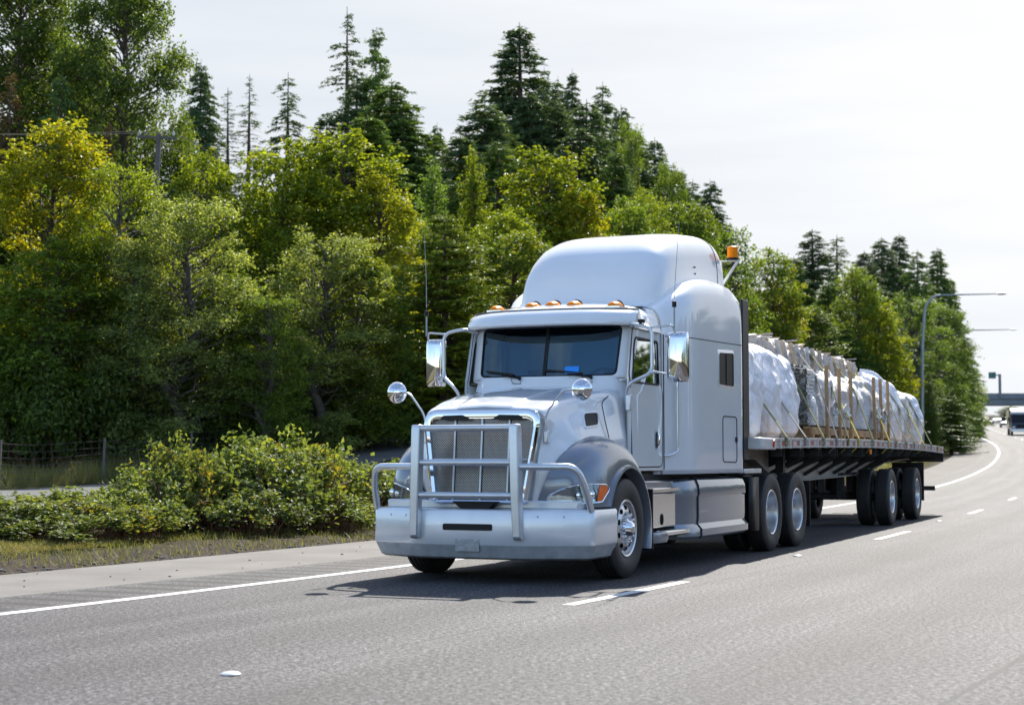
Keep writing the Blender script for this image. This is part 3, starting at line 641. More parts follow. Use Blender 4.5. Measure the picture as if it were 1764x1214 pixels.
for sd in (1, -1):
    secs = []
    for k in range(NF + 1):
        row = []
        a = fI(k); b = fO(k); dy, dz = b[0] - a[0], b[1] - a[1]; l = math.hypot(dy, dz); dy /= l; dz /= l
        row.append((1.06, a[0] - dy * 0.01, a[1] - dz * 0.01)); row.append((1.2, a[0] - dy * 0.01, a[1] - dz * 0.01)); row.append((1.215, a[0], a[1])); row.append((1.212, a[0] + dy * 0.035, a[1] + dz * 0.035))
        lt = 0.05 / l
        for q in range(15):
            t = lt + (1 - lt) * (1 - (1 - q / 14) ** 1.8); row.append(fsurf(k, t))
        secs.append([(sd * x, y, z) for x, y, z in row])
    m = MB(); m.loft(secs); fd = m.obj('fender', M['graphite'], TR, smooth=50)
    # white lower panel between grille and fender is the hood itself; black inner arch
    m = MB(); m.loft([[(sd * 1.15, fI(k)[0], fI(k)[1]), (sd * 0.62, fI(k)[0], fI(k)[1])] for k in range(NF + 1)]); m.obj('wheel_arch_liner', M['black'], fd)
    m = MB(); m.box(sd * 0.9, sd * 1.2, 0.715, 0.74, 0.26, 0.9); m.obj('mud_flap', M['black'], fd)
    # headlight: patch of the fender's front face
    def hp(a, b, o_=0.006, sd=sd):
        # a 0 outer(side) .. 1 inner ; b 0 bottom .. 1 top
        zt = itp(a, [0, 0.08, 0.45, 0.75, 0.93, 1], [0.93, 0.965, 0.972, 0.965, 0.93, 0.86]); zb = itp(a, [0, 0.1, 0.9, 1], [0.90, 0.80, 0.772, 0.79])
        z = zb + (zt - zb) * b; yi = 0.02 - math.sqrt(max(0, 0.625 ** 2 - (z - 0.5) ** 2)); t = 0.20 + 0.79 * (a ** 0.75)
        kk = 3.0; y = yi + (-1.025 - yi) * t; x = fX(t, kk, z)
        return (sd * (x + o_ * 0.8), y - o_ * 0.8, z)
    m = MB(); m.grid(lambda u, v: hp(u, v, 0.001), 16, 6); hl = m.obj('headlight', M['alu'], fd)
    m = MB(); m.grid(lambda u, v: hp(0.30 + 0.69 * u, 0.03 + 0.94 * v, 0.014), 14, 6); m.obj('lens', M['clear'], hl)
    m = MB(); m.grid(lambda u, v: hp(0.01 + 0.265 * u, 0.06 + 0.88 * v, 0.014), 8, 6); m.obj('turn_signal', M['orange_lens'], hl)
    m = MB()
    loop = [hp(u, 0, 0.012) for u in np.linspace(0, 1, 18)] + [hp(1, v, 0.012) for v in (0.5,)] + [hp(u, 1, 0.012) for u in np.linspace(1, 0, 18)]
    m.tube(loop, 0.008, 6, True); m.obj('lamp_bezel', M['chrome'], hl)
    for cc, rr in ((0.45, 0.045), (0.72, 0.035)):
        p = Vector(hp(cc, 0.45, 0.006)); m = MB(); d = Vector((sd * 0.3, -0.95, 0)); m.ball(tuple(p), rr, 14, 8, 1, 0.35, 1); m.obj('lamp_bulb', M['chrome'], hl)
# ---- cab shell: lower sides, cowl, roof cap, windscreen surround, doors
CW = 0.985
def wy(x, z): return 0.585 + (z - 2.12) * 0.26 + 0.11 * (abs(x) / 0.85) ** 2.4
m = MB()  # cowl below the windscreen
cw = []
for k in range(25):
    x = -CW + 2 * CW * k / 24; a = abs(x) / CW; e = 0.40 * max(0, a - 0.86) / 0.14
    cw.append([(x, wy(x, 2.12) + e, 2.115), (x, wy(x, 2.12) - 0.02 + e, 2.08), (x, 0.50 + 0.1 * a + e, 1.985 - 0.03 * a), (x * 1.0, 0.47 + e, 1.9), (x, 0.47 + e, 1.09)])
m.loft(cw); m.obj('cowl', M['white'], TR, smooth=50)
# windscreen surround
wo = rq([(-0.92, 2.06), (0.92, 2.06), (0.94, 2.70), (-0.94, 2.70)], 0.05, 6); wi = rq([(-0.80, 2.13), (0.80, 2.13), (0.82, 2.655), (-0.82, 2.655)], 0.05, 6)
m = MB(); m.loft([[(x * 1.022, wy(x, z) + 0.12, z) for x, z in wo], [(x * 1.015, wy(x, z) + 0.04, z) for x, z in wo], [(x * 0.985, wy(x, z) + 0.006, z) for x, z in wo], [(x, wy(x, z) - 0.002, z) for x, z in wi], [(x, wy(x, z) + 0.02, z) for x, z in wi]], True)
ws = m.obj('windscreen_frame', M['white'], TR, smooth=60)
m = MB(); m.tube([(x, wy(x, z) - 0.002, z) for x, z in wi], 0.012, 6, True); 
m.loft([[(-0.017, wy(0, z) - 0.012, z), (0.017, wy(0, z) - 0.012, z)] for z in (2.13, 2.4, 2.655)]); m.obj('gasket', M['black'], ws)
for sd in (1, -1):
    m = MB(); m.grid(lambda u, v: (sd * (0.012 + 0.806 * u), wy(0.81 * u, 2.125 + 0.535 * v) + 0.006, 2.125 + 0.535 * v), 10, 4); m.obj('windscreen_pane', M['windshield'], ws)
# wipers
for x0, x1 in ((-0.28, -0.72), (0.55, 0.02)):
    m = MB(); a = (x0, wy(x0, 2.1) - 0.03, 2.1); b = (x1, wy(x1, 2.18) - 0.018, 2.185); c2 = ((x0 + x1) / 2, wy((x0 + x1) / 2, 2.14) - 0.03, 2.135)
    m.tube([a, c2], 0.011, 6); m.beam(((x0 * 0.8 + x1 * 0.2), wy(x0, 2.14) - 0.016, 2.142), b, 0.012, 0.022); m.ball(a, 0.022, 8, 6); m.tube([a, (a[0] + 0.02, a[1] - 0.01, 2.04), (a[0] - 0.08, a[1] - 0.01, 2.045), (a[0] - 0.1, a[1], 2.1)], 0.004, 5)
    m.obj('wiper', M['black'], ws)
# roof cap with visor lip
def cap_sec(x):
    a = abs(x) / 1.0; yf = 0.40 + 0.36 * a ** 3.2; zt = 2.955 - 0.05 * a ** 2 - 0.13 * a ** 10; back = 1.72
    return [(x * 0.98, yf + 0.15, 2.665 + 0.0 * a), (x, yf + 0.02, 2.655), (x, yf - 0.004, 2.675), (x, yf + 0.005, 2.72), (x * 0.997, yf + 0.06, 2.79), (x * 0.985, yf + 0.17, 2.845), (x * 0.965, yf + 0.30, zt - 0.065), (x * 0.955, yf + 0.5, zt - 0.025), (x * 0.95, 1.25, zt), (x * 0.945, back, zt + 0.01)]
xs_ = [-1.0, -0.995, -0.98, -0.95, -0.9, -0.8, -0.65, -0.45, -0.2, 0, 0.2, 0.45, 0.65, 0.8, 0.9, 0.95, 0.98, 0.995, 1.0]
m = MB(); m.loft([cap_sec(x) for x in xs_])
e1 = cap_sec(1.0)
for sd in (1, -1):
    top = [(sd * p[0], p[1], p[2]) for p in e1]; bot = [(sd * 0.985, p[1], 2.63) for p in e1]; m.loft([top, bot])
cap = m.obj('cab_roof', M['white'], TR, smooth=55)
m = MB(); m.tube([(x * 0.988, cap_sec(x)[5][1] - 0.003, cap_sec(x)[5][2] + 0.002) for x in xs_[1:-1]], 0.007, 5); m.obj('visor_seam', M['seam'], cap)
m = MB(); m.tube([(-0.975, 1.69, 2.62)] + [(cap_sec(x)[-1][0] * 1.004, 1.70, cap_sec(x)[-1][2] + 0.002) for x in xs_] + [(0.975, 1.69, 2.62)], 0.009, 5); m.obj('roof_seam', M['seam'], cap)
# marker lights
for x in (-0.70, -0.25, 0.0, 0.25, 0.72):
    zc = itp(abs(x), [0, 0.5, 0.8], [2.90, 2.892, 2.87]); e = bpy.data.objects.new('marker_light', None); COL.objects.link(e); e.parent = TR; e.location = (x, 0.86 + 0.05 * abs(x), zc); e.scale = (1.25, 1.2, 1.25)
    m = MB(); m.grid(lambda u, v: (0.064 * math.cos(PI * v) * math.sin(PI * min(1, 0.22 + u * 0.55)) ** 0.6, -0.08 + 0.16 * u, 0.05 * math.sin(PI * v) * (math.sin(PI * (0.2 + 0.6 * u))) ** 0.8), 8, 8)
    m.ngon([(0.064 * math.cos(PI * v / 8) * math.sin(PI * 0.22) ** 0.6, -0.08, 0.05 * math.sin(PI * v / 8) * math.sin(PI * 0.2) ** 0.8) for v in range(9)])
    m.obj('lens', M['amber'], e)
    m = MB(); m.grid(lambda u, v: (0.062 * math.cos(PI * v) * (1 - 0.4 * u), 0.05 + 0.12 * u, 0.064 * math.sin(PI * v) * (1 - u) ** 0.7 + 0.001), 6, 8); m.box(-0.068, 0.068, -0.085, 0.15, -0.012, 0.004); m.obj('housing', M['alu'], e)
# doors (window opening cut as a ring), cab sides
def sx_(z): return CW - 0.037 * float(sst(z, 1.9, 2.2))
def side_panel(name, outer, inner, sd, x, m_, parent, solid=0.03):
    m = MB(); m.ring([(sd * (sx_(z) + 0.006), y, z) for y, z in outer], [(sd * (sx_(z) + 0.006), y, z) for y, z in inner]); return m.obj(name, m_, parent, smooth=30)
for sd in (1, -1):
    dout = rq([(0.66, 1.13), (1.66, 1.13), (1.67, 1.95), (1.67, 2.64), (0.80, 2.64), (0.67, 2.1)], [0.14, 0.10, 0.1, 0.06, 0.05, 0.05], 5)
    dz_in = rq([(0.735, 2.045), (1.35, 2.045), (1.60, 2.045), (1.60, 2.53), (0.875, 2.535), (0.83, 2.45)], [0.03, 0.1, 0.04, 0.05, 0.04, 0.03], 5)
    dr = side_panel('door', dout, dz_in, sd, CW + 0.006, M['white'], TR)
    m = MB(); m.tube([(sd * (sx_(z) + 0.003), y, z) for y, z in dout], 0.0075, 6, True); m.obj('door_seam', M['seam'], dr)
    m = MB(); m.tube([(sd * (sx_(z) + 0.006), y, z) for y, z in dz_in], 0.013, 6, True); m.obj('window_gasket', M['black'], dr)
    m = MB(); m.ngon([(sd * (sx_(z) - 0.006), y, z) for y, z in dz_in]); m.obj('window_glass', M['darkglass'], dr, smooth=0)
    m = MB(); m.ngon([(sd * (CW + 0.012), y, z) for y, z in rq([(1.425, 1.335), (1.485, 1.335), (1.485, 1.52), (1.425, 1.52)], 0.02, 4)]); dh = m.obj('handle_recess', M['black'], dr, smooth=0)
    m = MB(); m.tube([(sd * (CW + 0.02), 1.472, 1.36), (sd * (CW + 0.034), 1.472, 1.39), (sd * (CW + 0.034), 1.472, 1.47), (sd * (CW + 0.02), 1.472, 1.5)], 0.01, 8); m.obj('door_handle', M['chrome'], dh)
    # cab side skin around the door
    co = [(0.56, 1.09), (1.70, 1.09), (1.72, 1.95), (1.70, 2.66), (0.76, 2.66), (0.60, 2.1)]; co = rq(co, 0.01, 5)
    m = MB(); m.ring([(sd * sx_(z), y, z) for y, z in co], [(sd * sx_(z), y, z) for y, z in rq([(0.70, 1.17), (1.62, 1.17), (1.63, 1.95), (1.63, 2.60), (0.84, 2.60), (0.705, 2.1)], [0.14, 0.10, 0.1, 0.06, 0.05, 0.05], 5)]); m.obj('cab_side', M['white'], TR, smooth=30)
    # lower body in front of the door, beside the hood rear
    m = MB(); m.loft([[(sd * 0.955, 0.60, z), (sd * 0.975, 0.62, z), (sd * CW, 0.66, z)] for z in (1.09, 1.5, 1.98)]); m.obj('cowl_side', M['white'], TR, smooth=60)
# interior
m = MB(); m.box(-0.93, 0.93, 0.9, 1.66, 1.25, 1.3); m.box(-0.93, 0.93, 2.35, 2.4, 1.25, 2.68); m.box(-0.93, -0.90, 1.64, 2.4, 1.25, 2.66); m.box(0.90, 0.93, 1.64, 2.4, 1.25, 2.66); m.box(-0.93, 0.93, 0.95, 2.4, 2.66, 2.68)
m.obj('cab_interior', M['dash'], TR, smooth=0)
m = MB(); m.add([(-0.9, 0.66, 2.09), (0.9, 0.66, 2.09), (0.9, 0.95, 2.1), (-0.9, 0.95, 2.1), (-0.9, 1.0, 1.6), (0.9, 1.0, 1.6)], [(0, 1, 2, 3), (3, 2, 5, 4)]); m.obj('dashboard', M['dash'], TR, smooth=0)
for sx in (-0.48, 0.48):
    m = MB(); m.box(sx - 0.24, sx + 0.24, 1.25, 1.75, 1.55, 1.72); m.box(sx - 0.23, sx + 0.23, 1.66, 1.82, 1.7, 2.3); m.box(sx - 0.14, sx + 0.14, 1.68, 1.8, 2.32, 2.5); m.obj('seat', M['seat'], TR, bevel=0.05)
m = MB(); cc = Vector((0.48, 1.12, 2.02)); u = Vector((1, 0, 0)); v = Vector((0, 0.45, 0.89)); m.tube([cc + u * 0.23 * math.cos(t) + v * 0.23 * math.sin(t) for t in np.linspace(0, 2 * PI, 25)[:-1]], 0.014, 8, True); m.tube([cc - u * 0.22, cc + u * 0.22], 0.012); m.tube([cc, cc - v * 0.22], 0.012); m.obj('steering_wheel', M['black'], TR)
m = MB(); m.add([(0.24, wy(0.24, 2.145) - 0.003, 2.145), (0.4, wy(0.4, 2.145) - 0.003, 2.145), (0.4, wy(0.4, 2.22) - 0.003, 2.22), (0.24, wy(0.24, 2.22) - 0.003, 2.22)], [(0, 1, 2, 3)]); m.obj('blue_card', M['paper'], TR, smooth=0, solid=0.003)
m = MB(); m.ngon([(-0.90, y, z) for y, z in rq([(0.95, 2.0), (1.45, 2.0), (1.45, 2.5), (0.95, 2.5)], 0.08)]); 
# ---- sleeper
def hwS(y): return itp(y, [1.52, 1.6, 1.66, 1.75, 1.95, 2.15, 2.3, 4.16], [0.93, 0.955, 0.985, 1.0, 1.075, 1.14, 1.165, 1.2])
def zS(y): return itp(y, [1.66, 1.85, 2.1, 2.5, 2.9, 3.4, 3.9, 4.16], [2.93, 3.0, 3.12, 3.28, 3.36, 3.39, 3.36, 3.28])
def slp(y, inset=0.0):
    h = hwS(y) - inset; z = zS(y) - inset
    P = [(h, 1.09), (h, 1.1), (h, 1.8), (h, 2.55), (h - 0.004, z - 0.32), (h - 0.02, z - 0.17), (h - 0.07, z - 0.06), (h - 0.14, z - 0.012), (h - 0.22, z - 0.0), (0.8, z), (0.4, z), (0, z)]
    r = smooth_path([(a, 0, b) for a, b in P], 3); return [(p.x, y, p.z) for p in r]
m = MB(); Y = [1.52, 1.6, 1.66, 1.7, 1.75, 1.8, 1.9, 2.0, 2.1, 2.2, 2.3, 2.5, 2.8, 3.2, 3.6, 3.9, 4.06, 4.12]
secs = [slp(y) for y in Y] + [[(x - 0.012 * (x > 0.5), 4.15, z - 0.01) for x, _, z in slp(4.16)], [(x - 0.05 * (x > 0.5), 4.18, z - 0.05 * (z > 2)) for x, _, z in slp(4.16)], [(0.0, 4.18, z) for x, _, z in slp(4.16)]]
m.loft(secs); m.loft([[p for p in slp(1.66)], [(0, 1.66, p[2]) for p in slp(1.66)]])
slb = m.obj('sleeper', M['white'], TR, smooth=40, mirror=True)
for sd in (1, -1):
    m = MB(); m.tube([(sd * (hwS(y) + 0.001), y, 2.6 + 0.012 * (y - 1.6)) for y in np.linspace(1.0 + 0.75, 4.12, 24)], 0.005, 5); m.tube([(sd * (hwS(1.70) + 0.002), 1.70, z) for z in np.linspace(1.1, 2.62, 8)], 0.008, 5)
    m.obj('panel_seam', M['seam'], slb)
    # bunk window
    def onS(y, z, o_): return (sd * (hwS(y) + o_), y, z)
    wo_ = rq([(3.14, 2.07), (3.79, 2.06), (3.79, 2.55), (3.14, 2.53)], 0.05); wi_ = rq([(3.18, 2.11), (3.75, 2.10), (3.75, 2.51), (3.18, 2.49)], 0.04)
    m = MB(); m.ring([onS(y, z, 0.0) for y, z in wo_], [onS(y, z, 0.012) for y, z in wi_]); wf = m.obj('bunk_window', M['satin'], slb)
    m = MB(); m.ngon([onS(y, z, 0.005) for y, z in wi_]); m.obj('pane', M['black'], wf, smooth=0)
    m = MB(); m.box(sd * 1.175, sd * 1.2, 3.47, 3.5, 2.1, 2.5); m.obj('window_divider', M['black'], wf)
    # baggage hatch
    ho = rq([(3.33, 1.18), (3.88, 1.17), (3.88, 1.73), (3.33, 1.73)], 0.07)
    m = MB(); m.tube([onS(y, z, 0.001) for y, z in ho], 0.008, 6, True); hh = m.obj('baggage_hatch', M['seam'], slb)
    m = MB(); m.box(sd * (hwS(3.84)), sd * (hwS(3.84) + 0.02), 3.82, 3.87, 1.42, 1.48); m.obj('hatch_latch', M['black'], hh)
    # side extender behind the sleeper
    m = MB(); m.box(min(sd * 1.165, sd * 1.2), max(sd * 1.165, sd * 1.2), 4.17, 4.44, 1.2, 3.22); m.obj('side_extender', M['blackgloss'], TR, bevel=0.012)
# ---- roof fairing
def fz(y): return itp(y, [1.74, 1.78, 1.84, 1.92, 2.05, 2.2, 2.4, 2.7, 3.0, 3.4, 3.8, 4.02, 4.12, 4.18], [2.96, 3.08, 3.22, 3.36, 3.53, 3.67, 3.79, 3.89, 3.945, 3.99, 4.02, 4.015, 3.98, 3.9])
def fw(y): return itp(y, [1.74, 1.80, 1.9, 2.05, 2.3, 2.6, 3.0, 4.18], [0.55, 0.74, 0.84, 0.89, 0.915, 0.925, 0.935, 0.955])
def fsec(y):
    W, Z = fw(y), fz(y); zb = 2.88; n1 = itp(y, [1.74, 2.0, 2.6, 3.4, 4.1], [3.6, 4.6, 5.2, 5.6, 6.0]); r = []
    for k in range(33):
        t = PI / 2 * k / 32; r.append((W * math.cos(t) ** (2 / n1), y, zb + (Z - zb) * math.sin(t) ** (2 / n1)))
    return r
Y = [1.74, 1.76, 1.78, 1.81, 1.84, 1.88, 1.92, 1.98, 2.05, 2.12, 2.2, 2.3, 2.4, 2.55, 2.7, 2.85, 3.0, 3.2, 3.4, 3.6, 3.8, 3.95, 4.04, 4.09, 4.13, 4.16, 4.18]
m = MB(); m.loft([fsec(y) for y in Y] + [[(0, 4.18, p[2]) for p in fsec(4.18)]]); m.loft([fsec(1.74), [(0, 1.74, p[2]) for p in fsec(1.74)]])
rf = m.obj('roof_fairing', M['white'], TR, smooth=70, mirror=True)
m = MB()
for y in (3.93,): m.tube([(p[0] * 1.001, p[1], p[2] + 0.001) for p in fsec(y)] , 0.0045, 5)
m.obj('fairing_seam', M['seam'], rf, mirror=True)
for y, z in ((3.05, 3.52), (3.06, 3.44)):
    for sd in (1, -1): MB().ball((sd * fw(y), y, z), 0.012, 8, 6).obj('bolt', M['black'], rf)
# beacon on a bracket at the rear left corner
e = bpy.data.objects.new('beacon', None); COL.objects.link(e); e.parent = TR; e.location = (1.03, 4.32, 3.76)
MB().lathe([(0.0005, 0.155), (0.05, 0.15), (0.066, 0.14), (0.068, 0.1), (0.07, 0.03), (0.072, 0.0)], 24, 'Z').obj('beacon_dome', M['amber'], e)
MB().lathe([(0.0005, 0.0), (0.08, 0.0), (0.08, -0.03), (0.0005, -0.03)], 24, 'Z').obj('beacon_base', M['black'], e)
m = MB(); m.beam((-0.16, -0.02, -0.035), (0.09, 0.0, -0.035), 0.05, 0.012); m.beam((0.07, 0, -0.04), (-0.14, 0, -0.34), 0.04, 0.03); m.beam((-0.15, 0, -0.36), (-0.15, 0, -0.02), 0.04, 0.012); m.obj('beacon_bracket', M['white2'], e)
# ---- mirrors, arms, antennas
for sd in (1, -1):
    e = bpy.data.objects.new('door_mirror', None); COL.objects.link(e); e.parent = TR; e.location = (sd * 1.46 + (0.06 if sd < 0 else 0.02), 0.72, 2.30)
    secs = []
    for z, sc_ in ((-0.265, 0.72), (-0.25, 0.9), (-0.2, 1.0), (0, 1.03), (0.2, 1.0), (0.25, 0.9), (0.265, 0.72)):
        row = []
        for k in range(20):
            t = PI * k / 19; row.append((0.118 * math.cos(t) * (0.97 if sc_ < 1 else 1) * (0.8 + 0.2 * sc_), 0.06 - (0.11 * sc_) * math.sin(t) ** 0.7, z))
        secs.append(row)
    m = MB(); m.loft(secs, True, True, True); m.obj('mirror_shell', M['chrome'], e, smooth=50)
    m = MB(); m.box(-0.1, 0.1, 0.058, 0.066, -0.24, 0.24); m.obj('mirror_glass', M['chrome'], e, smooth=0)
    m = MB()
    loopp = round_path([(sd * 0.93, 0.85, 2.64), (sd * 1.0, 0.62, 2.665), (sd * 1.235, 0.62, 2.62), (sd * 1.235, 0.62, 2.13), (sd * 1.04, 0.45, 2.02), (sd * 0.985, 0.5, 1.93), (sd * 0.99, 0.5, 1.8)], 0.09, 6)
    m.tube(loopp, 0.019, 10)
    m.tube(round_path([(sd * 1.22, 0.62, 2.615), (sd * 1.46, 0.66, 2.64), (sd * 1.47, 0.7, 2.55)], 0.07, 5), 0.012, 8)
    m.tube([(sd * 1.23, 0.62, 2.15), (sd * 1.37, 0.68, 2.12)], 0.012, 8); m.ball((sd * 1.235, 0.62, 2.14), 0.028, 8, 6)
    m.obj('mirror_arm', M['satin'], e, loc=(-sd * 1.46 - (0.06 if sd < 0 else 0.02), -0.72, -2.30))
    m = MB(); m.box(-0.03, 0.03, -0.03, 0.05, -0.12, 0.05); mo = m.obj('arm_bracket', M['satin'], e, bevel=0.01, loc=(sd * (0.995 - 1.46), 0.5 - 0.72, 1.85 - 2.30))
    # antenna on the mirror arm
    ax = sd * 1.475
    m = MB(); m.tube([(ax, 0.66, 2.6), (ax + sd * 0.0, 0.66, 2.86)], 0.009, 8); m.tube([(ax, 0.66, 2.92), (ax + sd * 0.015, 0.68, 3.25), (ax + sd * 0.05, 0.7, 3.75)], [0.004, 0.0035, 0.002], 6); an = m.obj('antenna', M['steelpole'], TR)
    m = MB(); m.lathe([(0.0005, 0.035), (0.024, 0.03), (0.024, -0.03), (0.0005, -0.035)], 12, 'Z'); m.obj('antenna_coil', M['black'], an, loc=(ax, 0.66, 2.86))
    # convex hood mirror
    e = bpy.data.objects.new('hood_mirror', None); COL.objects.link(e); e.parent = TR; e.location = (sd * 1.03, -0.9, 1.905)
    m = MB(); m.lathe([(0.0005, -0.07), (0.03, -0.067), (0.07, -0.05), (0.1, -0.02), (0.112, 0.005), (0.11, 0.02), (0.1, 0.025), (0.0005, 0.027)], 32, 'Y'); m.obj('mirror_bowl', M['chrome'], e, smooth=70)
    m = MB(); m.tube(round_path([(-sd * 0.03, 0.0, -0.01), (-sd * 0.17, -0.05, 0.0), (-sd * 0.36, -0.06, -0.24), (-sd * 0.37, -0.03, -0.5)], 0.08, 6), 0.011, 8); m.obj('mirror_stalk', M['satin'], e)
    m = MB(); m.box(-0.025, 0.025, -0.03, 0.03, -0.07, 0.06); m.obj('stalk_bracket', M['satin'], e, bevel=0.012, loc=(-sd * 0.36, -0.03, -0.46))
m = MB(); m.box(-0.035, 0.035, -0.03, 0.03, -0.02, 0.02); m.tube([(0, 0, 0), (-0.02, 0, -0.05)], 0.012); m.obj('roof_sensor', M['black'], TR, bevel=0.01, loc=(1.12, 0.62, 2.69))
# grab handle behind the door
for sd in (1, -1):
    m = MB(); m.tube(round_path([(sd * (hwS(1.88)), 1.88, 2.42), (sd * (hwS(1.88) + 0.05), 1.88, 2.36), (sd * (hwS(1.88) + 0.05), 1.88, 1.30), (sd * (hwS(1.74) + 0.04), 1.74, 1.255), (sd * (hwS(1.72)), 1.70, 1.255)], 0.05, 5), 0.012, 8); m.obj('grab_handle', M['alu'], TR)
# ---- side skirts : step box, steps, tank fairing
for sd in (1, -1):
    def pr(y, x_out, zt, zb, x_in=0.62):
        P = [(x_in, zt), (x_out - 0.12, zt), (x_out - 0.035, zt - 0.025), (x_out - 0.008, zt - 0.09), (x_out, zt - 0.15), (x_out, zt - 0.20), (x_out - 0.012, zt - 0.22), (x_out - 0.012, zb + 0.24), (x_out - 0.02, zb + 0.17), (x_out + 0.03, zb + 0.11), (x_out + 0.03, zb + 0.03), (x_out, zb), (x_in, zb)]
        return [(sd * a, y, b) for a, b in P]
    m = MB(); m.loft([pr(y, xo, zt, 0.30) for y, xo, zt in ((2.42, 1.17, 1.0), (2.5, 1.18, 1.0), (3.4, 1.2, 1.0), (4.1, 1.2, 1.0), (4.26, 1.19, 0.99), (4.33, 1.14, 0.96), (4.36, 1.04, 0.9))], False, True, True); m.obj('tank_fairing', M['graphite'], TR, smooth=30, bevel=0.006)
    m = MB(); m.loft([pr(y, xo, zt, 0.30) for y, xo, zt in ((1.95, 1.03, 0.97), (2.08, 1.10, 0.98), (2.22, 1.15, 0.99), (2.4, 1.165, 0.995))], False, True, True); m.obj('tank_front', M['graphite'], TR, smooth=40)
    m = MB(); m.tube([p for p in pr(2.41, 1.176, 1.003, 0.298)[1:-1]], 0.008, 5); m.obj('fairing_gap', M['seam'], TR)
    m = MB(); m.box(min(sd * 0.6, sd * 1.0), max(sd * 0.6, sd * 1.0), 0.8, 2.1, 0.88, 0.98); m.obj('upper_skirt', M['graphite'], TR, bevel=0.02)
    m = MB(); m.box(min(sd * 0.6, sd * 1.06), max(sd * 0.6, sd * 1.06), 0.8, 1.9, 0.46, 0.84); bx = m.obj('step_box', M['alu'], TR, bevel=0.015)
    m = MB(); m.box(min(sd * 0.6, sd * 1.10), max(sd * 0.6, sd * 1.10), 0.78, 1.93, 0.845, 0.90); m.obj('upper_step', M['alu'], bx, bevel=0.012)
    m = MB(); m.tube([(sd * 1.064, 1.42 + 0.03 * math.cos(t), 0.55 + 0.055 * math.sin(t)) for t in np.linspace(0, 2 * PI, 15)[:-1]], 0.009, 6, True); m.obj('box_latch', M['black'], bx)
    m = MB(); m.box(min(sd * 0.7, sd * 1.17), max(sd * 0.7, sd * 1.17), 1.25, 2.1, 0.37, 0.43); m.obj('lower_step', M['alu'], TR, bevel=0.014)
    m = MB(); m.loft([[(sd * 0.7, y, 0.31), (sd * x, y, 0.31), (sd * (x + 0.02), y, 0.36), (sd * x, y, 0.425), (sd * 0.7, y, 0.425)] for y, x in ((0.76, 1.02), (0.84, 1.12), (0.98, 1.17), (1.245, 1.18))], False, True, True); m.obj('step_nose', M['graphite'], TR, smooth=40)
    # deck plate and quarter fender by the drives
    m = MB(); m.box(min(sd * 0.5, sd * 1.2), max(sd * 0.5, sd * 1.2), 4.22, 4.98, 1.03, 1.09); m.obj('deck_plate', M['satin'], TR, bevel=0.01)
    m = MB(); m.loft([[(sd * 0.62, 4.80 + 0.06 * math.sin(k), 0.98 - k * 0.2), (sd * 1.19, 4.80 + 0.06 * math.sin(k), 0.98 - k * 0.2)] for k in np.linspace(0, 3.4, 8)]); m.loft([[(sd * 1.17, 4.45, z), (sd * 1.19, 4.84, z)] for z in (0.98, 0.3)]); m.obj('quarter_fender', M['black'], TR, solid=0.012)
    m = MB(); m.box(min(sd * 0.6, sd * 1.2), max(sd * 0.6, sd * 1.2), 7.48, 7.5, 0.25, 0.9); m.obj('rear_mud_flap', M['black'], TR)
# exhaust and air lines behind the cab
for x in (-0.3, -0.1, 0.1): MB().tube(smooth_path([(x, 4.2, 2.1), (x * 1.5, 4.5, 1.55), (x, 4.9, 1.5), (x * 0.5, 5.0, 1.25)], 5), 0.014, 6).obj('air_line', M['black'], TR)

